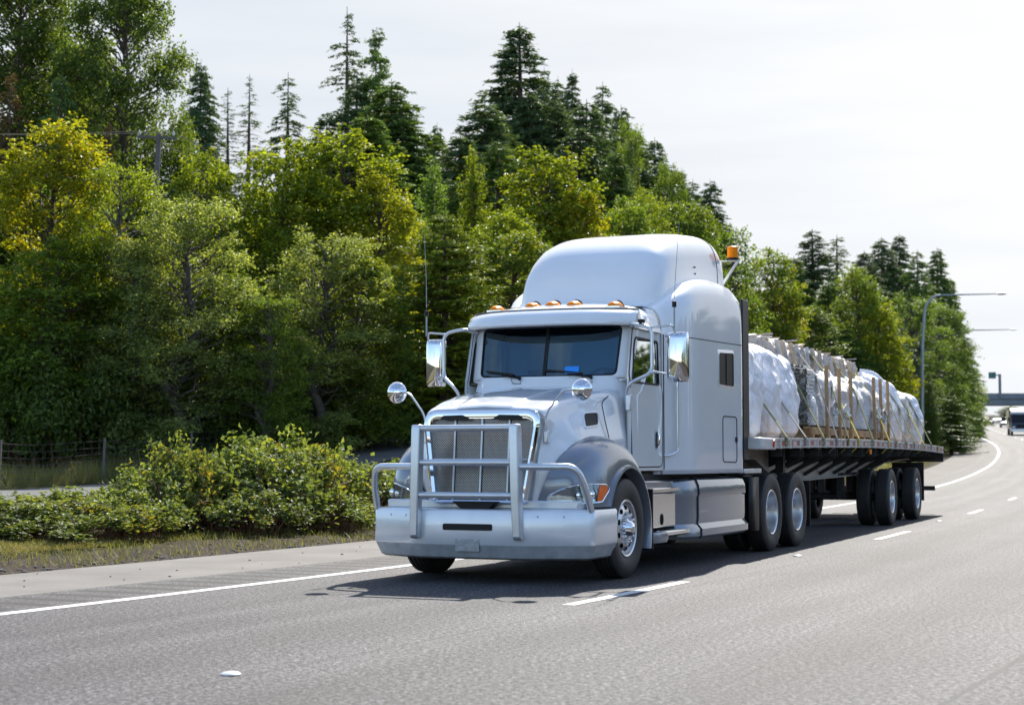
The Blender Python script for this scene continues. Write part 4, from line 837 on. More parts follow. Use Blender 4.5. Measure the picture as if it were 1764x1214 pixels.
# ================================================================== TRAILER (origin at the kingpin on the ground)
TLP = (0.11 + 6.1 * math.sin(R(24)), 18.12 + 6.1 * math.cos(R(24)), 0)
TL = thing('flatbed_trailer', 'long flatbed trailer with red and white striped rail behind the white truck', 'trailer', TLP, -R(21.7))
def dz(y): return itp(y, [-2, 2, 6, 10, 12.5, 15.4], [1.475, 1.51, 1.525, 1.51, 1.49, 1.44])
YT = list(np.linspace(-1.75, 15.2, 18)); TW = 1.295
m = MB(); m.loft([[(-TW + 0.04, y, dz(y) - 0.05), (-TW + 0.04, y, dz(y) - 0.012), (TW - 0.04, y, dz(y) - 0.012), (TW - 0.04, y, dz(y) - 0.05)] for y in YT], True, True, True); m.obj('deck', M['wood'], TL, smooth=30)
for sd in (1, -1):
    m = MB(); m.loft([[(sd * (TW - 0.05), y, dz(y)), (sd * (TW - 0.004), y, dz(y)), (sd * TW, y, dz(y) - 0.006), (sd * TW, y, dz(y) - 0.035), (sd * (TW - 0.012), y, dz(y) - 0.038), (sd * (TW - 0.012), y, dz(y) - 0.105), (sd * TW, y, dz(y) - 0.108), (sd * TW, y, dz(y) - 0.135), (sd * (TW - 0.05), y, dz(y) - 0.135)] for y in YT], True, True, True); rl = m.obj('side_rail', M['edge'], TL, smooth=20)
    m = MB(); m.loft([[(sd * (TW - 0.009), y, dz(y) - 0.045), (sd * (TW - 0.009), y, dz(y) - 0.10)] for y in YT[1:] if True]); m.obj('reflective_tape', M['tape'], rl, smooth=0)
    m = MB(); m.box(min(sd * 1.1, sd * 1.302), max(sd * 1.1, sd * 1.302), -1.78, -0.95, dz(-1.5) - 0.15, dz(-1.5) + 0.004); m.obj('corner_casting', M['white2'], rl, bevel=0.02)
    m = MB(); m.lathe([(0.05, 1.30), (0.045, 1.32), (0.0005, 1.325)] if sd > 0 else [(0.05, -1.30), (0.045, -1.32), (0.0005, -1.325)], 18, 'X', (0, -1.12, dz(-1) - 0.075)); m.obj('marker_lamp', M['red'], rl)
    m = MB(); m.box(min(sd * 1.29, sd * 1.31), max(sd * 1.29, sd * 1.31), 6.0, 6.1, 1.28, 1.36); m.obj('amber_marker', M['amber'], rl)
    # stake pockets
    for k in range(27):
        m = MB(); y = -0.7 + k * 0.6; m.box(min(sd * 1.27, sd * 1.3), max(sd * 1.27, sd * 1.3), y, y + 0.06, dz(y) - 0.14, dz(y) + 0.003); m.obj('stake_pocket', M['white2'], rl, smooth=0)
    # main beam with gooseneck
    xb = sd * 0.48
    bot = lambda y: itp(y, [-1.75, 0.9, 2.4, 9.8, 11.8, 15.2], [1.24, 1.22, 0.86, 0.92, 1.12, 1.2])
    ys2 = [-1.7, 0, 0.9, 1.4, 2.0, 2.4, 4, 6, 8, 9.8, 10.8, 11.8, 13.5, 15.1]
    m = MB(); m.loft([[(xb - 0.008, y, dz(y) - 0.05), (xb + 0.008, y, dz(y) - 0.05), (xb + 0.008, y, bot(y)), (xb - 0.008, y, bot(y))] for y in ys2], True, True, True)
    m.loft([[(xb - 0.09, y, bot(y)), (xb + 0.09, y, bot(y)), (xb + 0.09, y, bot(y) - 0.02), (xb - 0.09, y, bot(y) - 0.02)] for y in ys2], True, True, True); m.obj('main_beam', M['beam'], TL, smooth=0)
# outriggers and cross members
for k in range(13):
    y = -0.4 + k * 1.22; m = MB()
    m.box(-1.25, 1.25, y - 0.03, y + 0.03, dz(y) - 0.13, dz(y) - 0.055)
    if k > 1:
        for sd in (1, -1):
            zb = max(0.95, bot(y) + 0.03); m.beam((sd * 0.5, y, zb), (sd * 1.24, y, dz(y) - 0.12), 0.05, 0.06)
            m.add([(sd * 0.49, y, zb + 0.1), (sd * 1.2, y, dz(y) - 0.13), (sd * 0.49, y, dz(y) - 0.13)], [(0, 1, 2)])
    m.obj('cross_member', M['frame'], TL, smooth=0)
# winches along the near side
for k, y in enumerate((-0.35, 0.85, 2.1, 3.35, 4.55, 5.65, 6.9, 8.3, 9.35, 10.4, 11.4, 12.4, 13.4, 14.2)):
    m = MB(); m.tube([(1.16, y - 0.09, 1.30), (1.16, y + 0.09, 1.30)], 0.04, 10); m.box(1.10, 1.25, y - 0.1, y - 0.09, 1.24, 1.38); m.box(1.10, 1.25, y + 0.09, y + 0.1, 1.24, 1.38); m.obj('strap_winch', M['frame'], TL)
# landing gear, suspension, axles, wheels, underride
for sd in (1, -1):
    m = MB(); m.box(sd * 0.72 - 0.06, sd * 0.72 + 0.06, 1.75, 1.87, 0.42, 1.3); m.box(sd * 0.72 - 0.13, sd * 0.72 + 0.13, 1.7, 1.92, 0.38, 0.42); m.beam((sd * 0.72, 1.8, 0.7), (sd * 0.5, 3.0, 1.1), 0.04, 0.04); m.obj('landing_leg', M['frame'], TL)
    m = MB(); m.box(min(sd * 0.62, sd * 1.26), max(sd * 0.62, sd * 1.26), 12.42, 12.44, 0.35, 1.12); m.obj('mud_flap', M['black'], TL)
for y in (8.45, 11.5):
    m = MB(); m.tube([(-1.0, y, 0.51), (1.0, y, 0.51)], 0.065, 12)
    for sd in (1, -1): m.box(sd * 0.48 - 0.06, sd * 0.48 + 0.06, y - 0.85, y - 0.7, 0.5, 0.95); m.beam((sd * 0.48, y - 0.78, 0.55), (sd * 0.48, y + 0.4, 0.48), 0.09, 0.08); m.tube([(sd * 0.48, y + 0.35, 0.5), (sd * 0.48, y + 0.35, 0.95)], 0.12, 14)
    m.obj('axle', M['frame'], TL, smooth=30)
m = MB(); m.box(-0.5, 0.5, 7.4, 12.3, 0.88, 0.95); m.tube([(-0.25, 5.2, 0.78), (-0.25, 7.0, 0.78)], 0.16, 16); m.box(0.42, 0.52, 3.6, 3.8, 0.5, 0.95)
m.obj('suspension', M['frame'], TL, smooth=30)
m = MB(); m.box(-1.1, 1.1, 15.1, 15.2, 0.5, 0.6); m.box(-0.6, -0.5, 15.1, 15.2, 0.55, 1.3); m.box(0.5, 0.6, 15.1, 15.2, 0.55, 1.3); m.obj('underride_bar', M['frame'], TL)
m = MB(); m.box(-1.28, 1.28, 15.2, 15.26, 1.12, 1.44); m.obj('rear_bolster', M['frame'], TL, bevel=0.01)
for y in (8.45, 11.5):
    for sd in (1, -1):
        wheel(TL, (sd * 1.15, y, 0.51), sd, 0.27, 'dish'); wheel(TL, (sd * 0.82, y, 0.51), sd, 0.27, 'inner')
# ---- cargo, each in the trailer's frame but a thing of its own
TM = Matrix.Translation(TLP) @ Matrix.Rotation(-R(21.7), 4, 'Z')
def on_trailer(o, x, y, z, rz=0):
    p = TM @ Vector((x, y, z)); o.location = p; o.rotation_euler = (0, 0, -R(21.7) + rz)
rnd = random.Random(5)
def bag(x0, x1, y0, y1, h, seed, label, name='wrapped_bag', cat='wrapped cargo', group='tall white wrapped bags on the trailer', m_=None, lean=0.0):
    """bulging soft sack: a superellipse column with lumps, folds and a knotted crown"""
    r = random.Random(seed); cx, cy = (x0 + x1) / 2, (y0 + y1) / 2; a, b = (x1 - x0) / 2, (y1 - y0) / 2; nz_, nt_ = 90, 170; secs = []
    ph = [r.uniform(0, 6.28) for _ in range(12)]; fr_ = [r.randint(2, 9) for _ in range(12)]
    for i in range(nz_ + 1):
        t = i / nz_; z = h * t
        s = (0.93 + 0.09 * math.sin(PI * min(1, t * 1.25)) ) * (1 - 0.12 * sst(t, 0.55, 0.86)) * (1 - max(0, (t - 0.84) / 0.16) ** 2.0) ** 0.5 if t < 1 else 0.02
        if t < 0.06: s *= 0.9 + 0.1 * t / 0.06
        zz = z + (0.05 * h if t > 0.9 else 0) * 0
        row = []
        for k in range(nt_):
            th = 2 * PI * k / nt_; n = 2.7; cx_ = abs(math.cos(th)) ** (2 / n) * sgn(math.cos(th)); sy_ = abs(math.sin(th)) ** (2 / n) * sgn(math.sin(th))
            d = 0
            P3 = Vector((math.cos(th) * a * 2.2, math.sin(th) * b * 2.2, t * 2.4)) + Vector((seed * 3.1, 0, 0)); d += 0.08 * mn.noise(P3 * 0.9) + 0.045 * mn.noise(P3 * 2.3) - 0.03 * abs(mn.noise(P3 * 3.1))
            Pf = Vector((th * 2.2 + t * 1.5 * math.sin(seed), t * 1.6 - 0.35 * math.sin(th + seed), seed * 2.7)); d -= 0.035 * max(0, 1 - 5 * abs(mn.noise(Pf))) * (0.4 + 0.6 * t) + 0.012 * max(0, 1 - 5 * abs(mn.noise(Pf * 2.3)))
            Pg = Vector((th * 0.9, t * 5.5 + 0.5 * math.sin(2 * th + seed), seed)); d -= 0.022 * max(0, 1 - 4 * abs(mn.noise(Pg)))
            for q in range(12): d += 0.004 * math.sin(fr_[q] * th + ph[q] + t * (3 + q)) * (1.3 if q % 2 else 0.8)
            d += 0.022 * abs(math.sin(5 * th + 9 * t + ph[0])) - 0.02 * abs(math.sin(3.3 * t * PI + 2 * th + ph[3]))
            k_ = 1 + d - 0.07
            zn = 0.16 * mn.noise(Vector((math.cos(th) * 1.5 + seed, math.sin(th) * 1.5, 3.0))) * t ** 3 * h
            row.append((a * s * cx_ * k_ + lean * t, b * s * sy_ * k_, zz + zn + 0.02 * math.sin(3 * th + ph[1]) * t * t + 0.02 * math.sin(7 * th + ph[5]) * t))
        secs.append(row)
    mb = MB(); mb.loft(secs, True, True, True); 
    o = mb.obj(name, m_ or M['wrap'], smooth=75); on_trailer(o, cx, cy, dz(cy) + 0.002); tag(o, label, cat, group); return o
bag(0.02, 1.14, -1.5, -0.36, 1.27, 1, 'tall white wrapped sack directly behind the black edge of the cab')
bag(0.02, 1.13, -0.36, 0.80, 1.27, 2, 'second white wrapped sack from the cab, between the first two straps')
bag(0.02, 1.10, 0.80, 2.05, 1.24, 3, 'third white wrapped sack from the cab, next to the bundle of white tubes')
bag(-1.14, -0.04, -1.5, 0.3, 1.4, 4, 'white wrapped sack on the far side of the deck right behind the cab')
bag(-0.1, 1.10, 9.35, 10.6, 1.3, 6, 'white wrapped sack just behind the last wooden stake', lean=-0.08)
bag(-0.1, 1.10, 10.65, 11.7, 1.22, 7, 'white wrapped sack in the middle of the rear group of sacks', lean=-0.06)
bag(-0.1, 1.08, 11.75, 12.8, 1.08, 8, 'glossy wrapped sack before the rearmost one, under a yellow strap', m_=M['wrap2'])
bag(-0.2, 1.12, 12.95, 14.1, 1.12, 9, 'rearmost white wrapped sack at the tail of the flatbed', lean=0.02)
# pallet rack with stakes
rk = thing('pallet_rack', 'long raw timber pallet with upright stakes under the bundle of white tubes', 'pallet'); on_trailer(rk, 0, 2.35, dz(5) + 0.0)
m = MB()
for x in (-0.9, -0.3, 0.35, 1.0): m.box(x - 0.05, x + 0.05, 0, 6.9, 0.13, 0.17)
for k in range(12): m.box(-1.0, 1.09, 0.05 + k * 0.61, 0.17 + k * 0.61, 0.0, 0.13)
m.box(1.05, 1.09, 0.0, 6.95, 0.05, 0.16); m.obj('base', M['wood'], rk, smooth=0)
for y in (1.0, 2.0, 3.0, 5.25, 5.95, 6.7):
    m = MB(); m.beam((1.12, y, -0.02), (1.10, y + 0.03 * math.sin(y * 7), 1.12), 0.085, 0.045); m.obj('stake', M['wood'], rk, smooth=0)
# bundle of tubes
def bundle(x0, x1, y0, y1, z0, z1, seed, label):
    r = random.Random(seed); mb = MB(); nn = 0
    rows = int((z1 - z0) / 0.05); cols = int((x1 - x0) / 0.05)
    for i in range(rows):
        for j in range(cols):
            if 1 < i < rows - 1 and 1 < j < cols - 2 and False: continue
            x = x0 + (j + 0.5) * (x1 - x0) / cols + r.uniform(-0.012, 0.012); z = z0 + (i + 0.5) * (z1 - z0) / rows + r.uniform(-0.012, 0.012)
            if z - z0 > (z1 - z0) * (1.08 - 0.5 * abs((x - (x0 + x1) / 2) / (x1 - x0)) ** 2): continue
            ya = y0 + r.uniform(-0.04, 0.1); n = 6; rad = r.uniform(0.016, 0.024); pts = [(x, ya, z), (x, ya + 0.5, z)] ; mb.tube(pts, rad, n, caps=False)
    o = mb.obj('tube', M['white2'], smooth=60, weld=False); o['kind'] = 'stuff'; return o
bd = thing('tube_bundle', 'film wrapped bundle of thin white tubes between the wooden stakes', 'bundle'); on_trailer(bd, 0, 2.3, dz(5) + 0.17)
to = bundle(-0.95, 1.03, 0.0, 0.5, 0.0, 0.92, 3, ''); to.parent = bd
def lumpy(x0, x1, y0, y1, z0, z1, seed, amp=0.04, crown=0.1, ny=60, nx=44, sag=0.0, fy=2.2, steps=0):
    r = random.Random(seed); ph = [r.uniform(0, 6.28) for _ in range(8)]; secs = []
    cx, cz = (x0 + x1) / 2, z0; W = (x1 - x0) / 2; Hh = z1 - z0
    for i in range(ny + 1):
        t = i / ny; y = y0 + (y1 - y0) * t; row = []
        for k in range(nx + 1):
            th = PI * k / nx; n = 4.5; c_ = abs(math.cos(th)) ** (2 / n) * sgn(math.cos(th)); s_ = abs(math.sin(th)) ** (2 / n)
            P3 = Vector((c_ * 2.2, y * 1.1, s_ * 2 + seed)); d = amp * (1.6 * mn.noise(P3 * 1.3) + 1.3 * mn.noise(P3 * 3.1)) + 0.7 * amp * (0.5 * math.sin(y * fy * 1.0 + ph[0] + 2 * th) + 0.4 * math.sin(y * fy * 2.3 + 5 * th + ph[1]) + 0.35 * math.sin(y * fy * 4.1 + 3 * th + ph[2]) + 0.25 * math.sin(9 * th + ph[3] + y) + 0.3 * abs(math.sin(y * 1.3 + ph[4])))
            row.append((cx + W * c_ + d * c_ * 1.0, y, cz + (Hh * (1 + crown * (1 - c_ * c_)) - sag * t) * s_ + d * s_))
        secs.append(row)
    return MB().loft(secs, False, True, True)
lumpy(-0.97, 1.03, 0.12, 6.85, 0.02, 0.93, 4, 0.045, 0.05, 90, 50, fy=3.0).obj('film_wrap', M['wrap2'], bd, smooth=75)
for yy, zz in ((1.62, 0.3), (2.6, 0.28), (5.6, 0.32), (6.3, 0.3)):
    m = MB(); m.loft([[(1.05 + 0.09 * math.sin(PI * v / 8) * (1 + 0.3 * math.sin(u * 3)), yy + 0.22 * math.cos(2 * PI * u / 14) * (1 + 0.15 * math.sin(3 * u)) * math.cos(PI * (v - 4) / 8.5), zz + 0.14 * math.sin(2 * PI * u / 14) * math.cos(PI * (v - 4) / 8.5)) for v in range(9)] for u in range(15)]); m.obj('film_bunch', M['wrap'], bd, smooth=70)
# upper layer: brown wrapped lumber packs with loose slats on top
def pack(y0, y1, x0, x1, z0, z1, label, seed, m_):
    t = thing('lumber_pack', label, 'lumber pack', group='wrapped lumber packs on top of the load'); on_trailer(t, 0, 0, 0)
    lumpy(x0, x1, y0, y1, z0, z1, seed, 0.03, 0.12, 40, 34).obj('pack_wrap', m_, t, smooth=70)
    r = random.Random(seed)
    for k in range(int((y1 - y0) * 3)):
        y = y0 + 0.1 + (y1 - y0 - 0.2) * (k + r.random()) / int((y1 - y0) * 3); MB().beam((x1 + 0.03, y, z0 + 0.02), (x1 - 0.02, y + r.uniform(-0.15, 0.15), z1 - 0.02), 0.07, 0.02, (0, 1, 0)).obj('slat', M['slat'] if k % 2 else M['wrap2'], t, smooth=0)
    for zz in (): MB().beam((x1 + 0.05, y0 + 0.05, z0 + (z1 - z0) * zz), (x1 + 0.05, y1 - 0.05, z0 + (z1 - z0) * zz), 0.02, 0.06).obj('slat', M['wood'], t, smooth=0)
    for k in range(int((y1 - y0) * 13)):
        y = r.uniform(y0 + 0.1, y1 - 0.1); x = r.uniform(x0 + 0.25, x1 - 0.2); c_ = abs(x - (x0 + x1) / 2) / ((x1 - x0) / 2); z = z0 + (z1 - z0) * (1 + 0.12 * (1 - c_ * c_)) * (1 - c_ ** 4.5) ** (1 / 4.5) + r.uniform(0.01, 0.06); a = r.uniform(-0.4, 0.4) + (PI / 2 if r.random() < 0.6 else 0); l = r.uniform(0.3, 0.6)
        m = MB(); dx, dy = math.sin(a) * l / 2, math.cos(a) * l / 2; m.beam((x - dx, y - dy, z - 0.16 * abs(dx)), (x + dx, y + dy, z + r.uniform(-0.05, 0.05) - 0.16 * abs(dx)), r.uniform(0.03, 0.09), 0.02); m.obj('slat', r.choice([M['slat'], M['slat'], M['white2'], M['carton'], M['wood']]), t, smooth=0)
    return t
pack(-1.35, 1.3, -0.95, 0.35, 2.72, 2.96, 'slatted lumber pack on top of the sacks, nearest the cab', 21, M['wrap2'])
pack(1.4, 4.9, -0.95, 0.72, 2.6, 2.98, 'brown lumber pack with loose slats over the front of the tube bundle', 22, M['carton'])
pack(5.0, 8.6, -0.95, 0.66, 2.6, 2.96, 'brown lumber pack with loose slats over the rear of the tube bundle', 23, M['carton'])
bag(-1.1, 0.1, 2.2, 9.2, 1.02, 12, 'long wrapped pack along the far side of the deck beneath the lumber', name='wrapped_pack', m_=M['wrap2'], group=None)
# straps over everything
LOADS = []
def strap(y, ztop, xt, m_, label, dy=0.0):
    z0 = dz(y) - 0.10; dg = bpy.context.evaluated_depsgraph_get(); ti = TM.inverted(); P = [(1.315, y, z0), (1.31, y, dz(y) + 0.01)]; hts = []
    for x in np.linspace(1.16, -1.16, 15):   # rest on whatever lies below
        o_ = TM @ Vector((x, y, 4.2)); hit, loc, nrm, idx, ob, mtx = SC.ray_cast(dg, o_, Vector((0, 0, -1)), distance=6.0); hts.append((x, (ti @ loc).z if hit else dz(y)))
    hull = []                                # taut: upper convex hull over the load
    pts = [(1.31, dz(y) + 0.01)] + hts + [(-1.31, dz(y))]
    for p in pts:
        while len(hull) >= 2 and (hull[-1][0] - hull[-2][0]) * (p[1] - hull[-2][1]) - (hull[-1][1] - hull[-2][1]) * (p[0] - hull[-2][0]) <= 0: hull.pop()
        hull.append(p)
    hull = hull if len(hull) > 2 else pts
    P = [(1.315, y, z0), (1.31, y, dz(y) + 0.01)] + [(x, y, z + 0.012) for x, z in hull[1:-1]] + [(-1.31, y, dz(y)), (-1.315, y, z0)]
    mb = MB(); hw = 0.05; pp = [Vector(p) for p in P]; secs = []
    for i, p in enumerate(pp):
        a = pp[max(i - 1, 0)]; b = pp[min(i + 1, len(pp) - 1)]; t_ = (b - a).normalized(); n_ = Vector((t_.z, 0, -t_.x)) * 0.004
        secs.append([p + Vector((0, -hw, 0)) - n_, p + Vector((0, hw, 0)) - n_, p + Vector((0, hw, 0)) + n_, p + Vector((0, -hw, 0)) + n_])
    mb.loft(secs, True, True, True)
    mb.tube([(1.30, y, z0), (1.18, y + 0.01, 1.30)], 0.012, 5)
    o = mb.obj('cargo_strap', m_, smooth=0); o.matrix_world = TM; tag(o, label, 'strap', 'ratchet straps over the load'); return o
SP = [(-0.35, 2.84, 1.06, 'strap', 'olive strap nearest the cab, over the first sack'), (0.85, 2.84, 1.02, 'strapg', 'grey strap between the second and third sacks'), (2.1, 2.9, 0.92, 'strap', 'dark olive strap at the open tube ends'),
      (3.35 - 0.25, 3.12, 0.7, 'strapg', 'grey strap just before the first wooden stake'), (4.05, 3.14, 0.7, 'strap', 'olive strap between the first and second wooden stakes'), (4.95, 3.14, 0.7, 'strapy', 'yellowish strap between the second and third wooden stakes'),
      (6.25, 3.14, 0.66, 'strap', 'dark strap in the wide gap between the two trios of stakes'), (7.9, 3.12, 0.66, 'strapy', 'yellow strap between the fourth and fifth wooden stakes'), (8.7, 2.95, 0.7, 'strap', 'olive strap between the last two wooden stakes'),
      (9.9, 2.84, 0.93, 'strap', 'dark strap over the first sack behind the stakes'), (10.9, 2.78, 0.93, 'strap', 'dark strap over the middle of the rear sacks'), (12.1, 2.64, 0.95, 'strapy', 'yellow strap over the glossy wrapped sack'),
      (13.2, 2.66, 0.98, 'strap', 'dark strap over the rearmost sack'), (14.25, 2.5, 0.9, 'strapy', 'bright yellow strap behind the rearmost sack')]
bpy.context.view_layer.update()
for y, z, x, mm, lb in SP: strap(y, z, x, M[mm], lb)
# ================================================================== VEGETATION
def leaf_mat(name, trans=0.47, rough=0.5, yellow=(0.34, 0.33, 0.014), orange=(0.38, 0.19, 0.015)):
    """colour from the object's own colour; alpha of that colour = how far autumn has come"""
    m = bpy.data.materials.new(name); m.use_nodes = True; nt = m.node_tree; nt.nodes.clear()
    o = nd(nt, 'ShaderNodeOutputMaterial'); oi = nd(nt, 'ShaderNodeObjectInfo'); at = nd(nt, 'ShaderNodeAttribute'); at.attribute_name = 'rnd'
    t = nd(nt, 'ShaderNodeTexCoord').outputs['Object']
    n = noise(nt, 0.55, 3, 0.6, vec=t)
    ca = nd(nt, 'ShaderNodeAttribute'); ca.attribute_type = 'OBJECT'; ca.attribute_name = 'autumn'
    # patchy autumn colour: noise + per leaf chance
    a = math_n(nt, 'ADD', math_n(nt, 'MULTIPLY', n.outputs['Fac'], 1.5), math_n(nt, 'MULTIPLY', at.outputs['Fac'], 0.55))
    th = math_n(nt, 'SUBTRACT', 1.5, math_n(nt, 'MULTIPLY', ca.outputs['Fac'], 0.66))
    f = math_n(nt, 'MULTIPLY', math_n(nt, 'MULTIPLY', math_n(nt, 'SUBTRACT', a, th), 3.0, True), 0.85)
    r2 = math_n(nt, 'FRACT', math_n(nt, 'MULTIPLY', at.outputs['Fac'], 13.7))
    au = mixc(nt, math_n(nt, 'GREATER_THAN', r2, 0.87), yellow, orange)
    br = ramp(nt, r2, [(0.0, (0.5, 0.55, 0.5)), (0.6, (1.0, 1.0, 0.9)), (1.0, (1.7, 1.55, 1.2))]).outputs[0]
    c = mixc(nt, 1.0, oi.outputs['Color'], br, 'MULTIPLY'); c = mixc(nt, f, c, au)
    d = nd(nt, 'ShaderNodeBsdfPrincipled'); nt.links.new(c, d.inputs['Base Color']); d.inputs['Roughness'].default_value = rough; d.inputs['Specular IOR Level'].default_value = 0.35
    tr = nd(nt, 'ShaderNodeBsdfTranslucent'); c2 = mixc(nt, 1.0, c, (1.75, 1.6, 0.6), 'MULTIPLY'); nt.links.new(c2, tr.inputs[0])
    x = nd(nt, 'ShaderNodeMixShader'); x.inputs[0].default_value = trans
    nt.links.new(d.outputs[0], x.inputs[1]); nt.links.new(tr.outputs[0], x.inputs[2]); nt.links.new(x.outputs[0], o.inputs[0]); return m
M['leaf'] = leaf_mat('broad_leaves'); M['needle'] = leaf_mat('needles', 0.22, 0.55)
M['bramble'] = leaf_mat('bramble_leaves', 0.35, 0.6, (0.4, 0.3, 0.03), (0.33, 0.09, 0.03))
M['grass'] = leaf_mat('grass_blades', 0.35, 0.6, (0.25, 0.205, 0.115), (0.2, 0.15, 0.09))
def unit(v): return v / np.maximum(np.linalg.norm(v, axis=-1, keepdims=True), 1e-9)
def leaves(P, N, L_, W_, g, droop=0.25, axis=None):
    """folded rhombic leaves at P, lying across the normals N"""
    n = len(P); N = unit(N); D = unit(np.cross(N, g.normal(size=(n, 3)))) if axis is None else unit(axis - (axis * N).sum(-1, keepdims=True) * N)
    S = np.cross(N, D); L1 = (L_ * g.uniform(0.6, 1.3, n))[:, None]; W1 = (W_ * g.uniform(0.6, 1.3, n))[:, None]
    A = P - D * L1 * 0.5; B = P + S * W1 * 0.5 + N * W1 * 0.12; C = P + D * L1 * 0.5 - N * L1 * droop; E = P - S * W1 * 0.5 + N * W1 * 0.12
    V = np.stack([A, B, C, E], 1).reshape(-1, 3); Q = np.arange(4 * n).reshape(-1, 4); return V, Q
def tube_np(pts, rad, n=5):
    pts = np.asarray(pts, float); V = []; Q = []; d = np.gradient(pts, axis=0); d = unit(d); u = unit(np.cross(d, np.array([0.3, 0.9, 0.1]) + 0 * d)); v = np.cross(d, u)
    for k in range(n): t = 2 * PI * k / n; V.append(pts + (u * math.cos(t) + v * math.sin(t)) * np.asarray(rad)[:, None])
    V = np.stack(V, 1).reshape(-1, 3); m = len(pts)
    for i in range(m - 1):
        for k in range(n): Q.append([i * n + k, i * n + (k + 1) % n, (i + 1) * n + (k + 1) % n, (i + 1) * n + k])
    return V, np.array(Q)
def cat(parts):
    V = []; Q = []; b = 0
    for v, q in parts: V.append(v); Q.append(q + b); b += len(v)
    return np.concatenate(V), np.concatenate(Q)
def limb(a, b, r0, r1, g, wob=0.06, k=6):
    t = np.linspace(0, 1, k)[:, None]; a = np.array(a); b = np.array(b); l = np.linalg.norm(b - a)
    p = a + (b - a) * t; p += g.normal(size=p.shape) * wob * l * np.sin(PI * t) ; return tube_np(p, r0 + (r1 - r0) * t[:, 0])
def broad_variant(seed, H=10.0, Rr=3.4, base=0.12, nclump=90, per=330, leaf=0.17, shape='round', flat=0.75, clump_r=(0.6, 1.15), gap=0.0, wood='trunk'):
    """a crown mesh and a trunk mesh, 10 m tall as built"""
    g = np.random.default_rng(seed); wood_parts = []; P = []; N = []
    lean = g.normal(size=2) * 0.25
    top = np.array([lean[0], lean[1], H * 0.93]); wood_parts.append(limb((0, 0, -0.3), top, 0.17 * H / 10 * 1.1, 0.03, g, 0.02, 10))
    cl = []
    for i in range(nclump):
        for _ in range(30):
            h = g.uniform(base, 1.0)
            if shape == 'round': rad = Rr * (max(0.0, 1 - ((h - 0.52) / 0.5) ** 2) ** 0.5 if h > 0.5 else (0.78 + 0.22 * (h - base) / (0.5 - base)))
            elif shape == 'column': rad = Rr * min(1, (1.02 - h) * 2.6) * (0.75 + 0.25 * min(1, (h - base) * 5))
            else: rad = Rr * (1.03 - h) ** 0.7 * 1.15
            a = g.uniform(0, 2 * PI); q = g.uniform(0.35, 1.0) ** 0.6
            c = np.array([rad * q * math.cos(a) + lean[0] * h, rad * q * math.sin(a) + lean[1] * h, h * H - 0.35])
            if all(np.linalg.norm(c - d[0]) > 0.55 * (d[1]) for d in cl): break
        r = g.uniform(*clump_r) * (0.75 + 0.35 * (1 - h)); cl.append((c, r, h))
    for c, r, h in cl:
        n = int(per * (r / 0.9) ** 2); d = unit(g.normal(size=(n, 3))); rr = r * g.uniform(0.15, 1.08, n) ** 0.45
        w = 1 + 0.35 * np.sin(d[:, 0] * 4 + c[0] * 7) * np.sin(d[:, 2] * 5 + c[1] * 5)
        p = c + d * (rr * w)[:, None] * np.array([1, 1, flat]); keep = (d[:, 2] > -0.55) | (g.random(n) < 0.35); p = p[keep]; d = d[keep]
        P.append(p); N.append(d * 0.55 + np.array([0, 0, 0.75]) + g.normal(size=d.shape) * 0.45)
        z0 = max(0.06 * H, c[2] - g.uniform(0.8, 2.2)); t = z0 / (H * 0.93); wood_parts.append(limb((lean[0] * t, lean[1] * t, z0), c, 0.045, 0.012, g, 0.1, 5))
        # protruding sprigs
        for _ in range(5):
            dd = unit(g.normal(size=3) + np.array([0, 0, 0.35])); k = 14; tt = g.uniform(0.9, 1.5, k)[:, None]
            P.append(c + dd * r * tt + g.normal(size=(k, 3)) * 0.09); N.append(np.array([0, 0, 1.0]) + g.normal(size=(k, 3)) * 0.6)
    P = np.concatenate(P); N = np.concatenate(N); keep = P[:, 2] > 0.1; P = P[keep]; N = N[keep]
    V, Q = leaves(P, N, leaf, leaf * 0.72, g); f = g.random(len(Q))
    crown = np_mesh('crown', V, Q, [M['leaf']], {'rnd': ('FACE', f)}); V, Q = cat(wood_parts); tr = np_mesh('trunk', V, Q, [M[wood]], smooth=True)
    return crown, tr
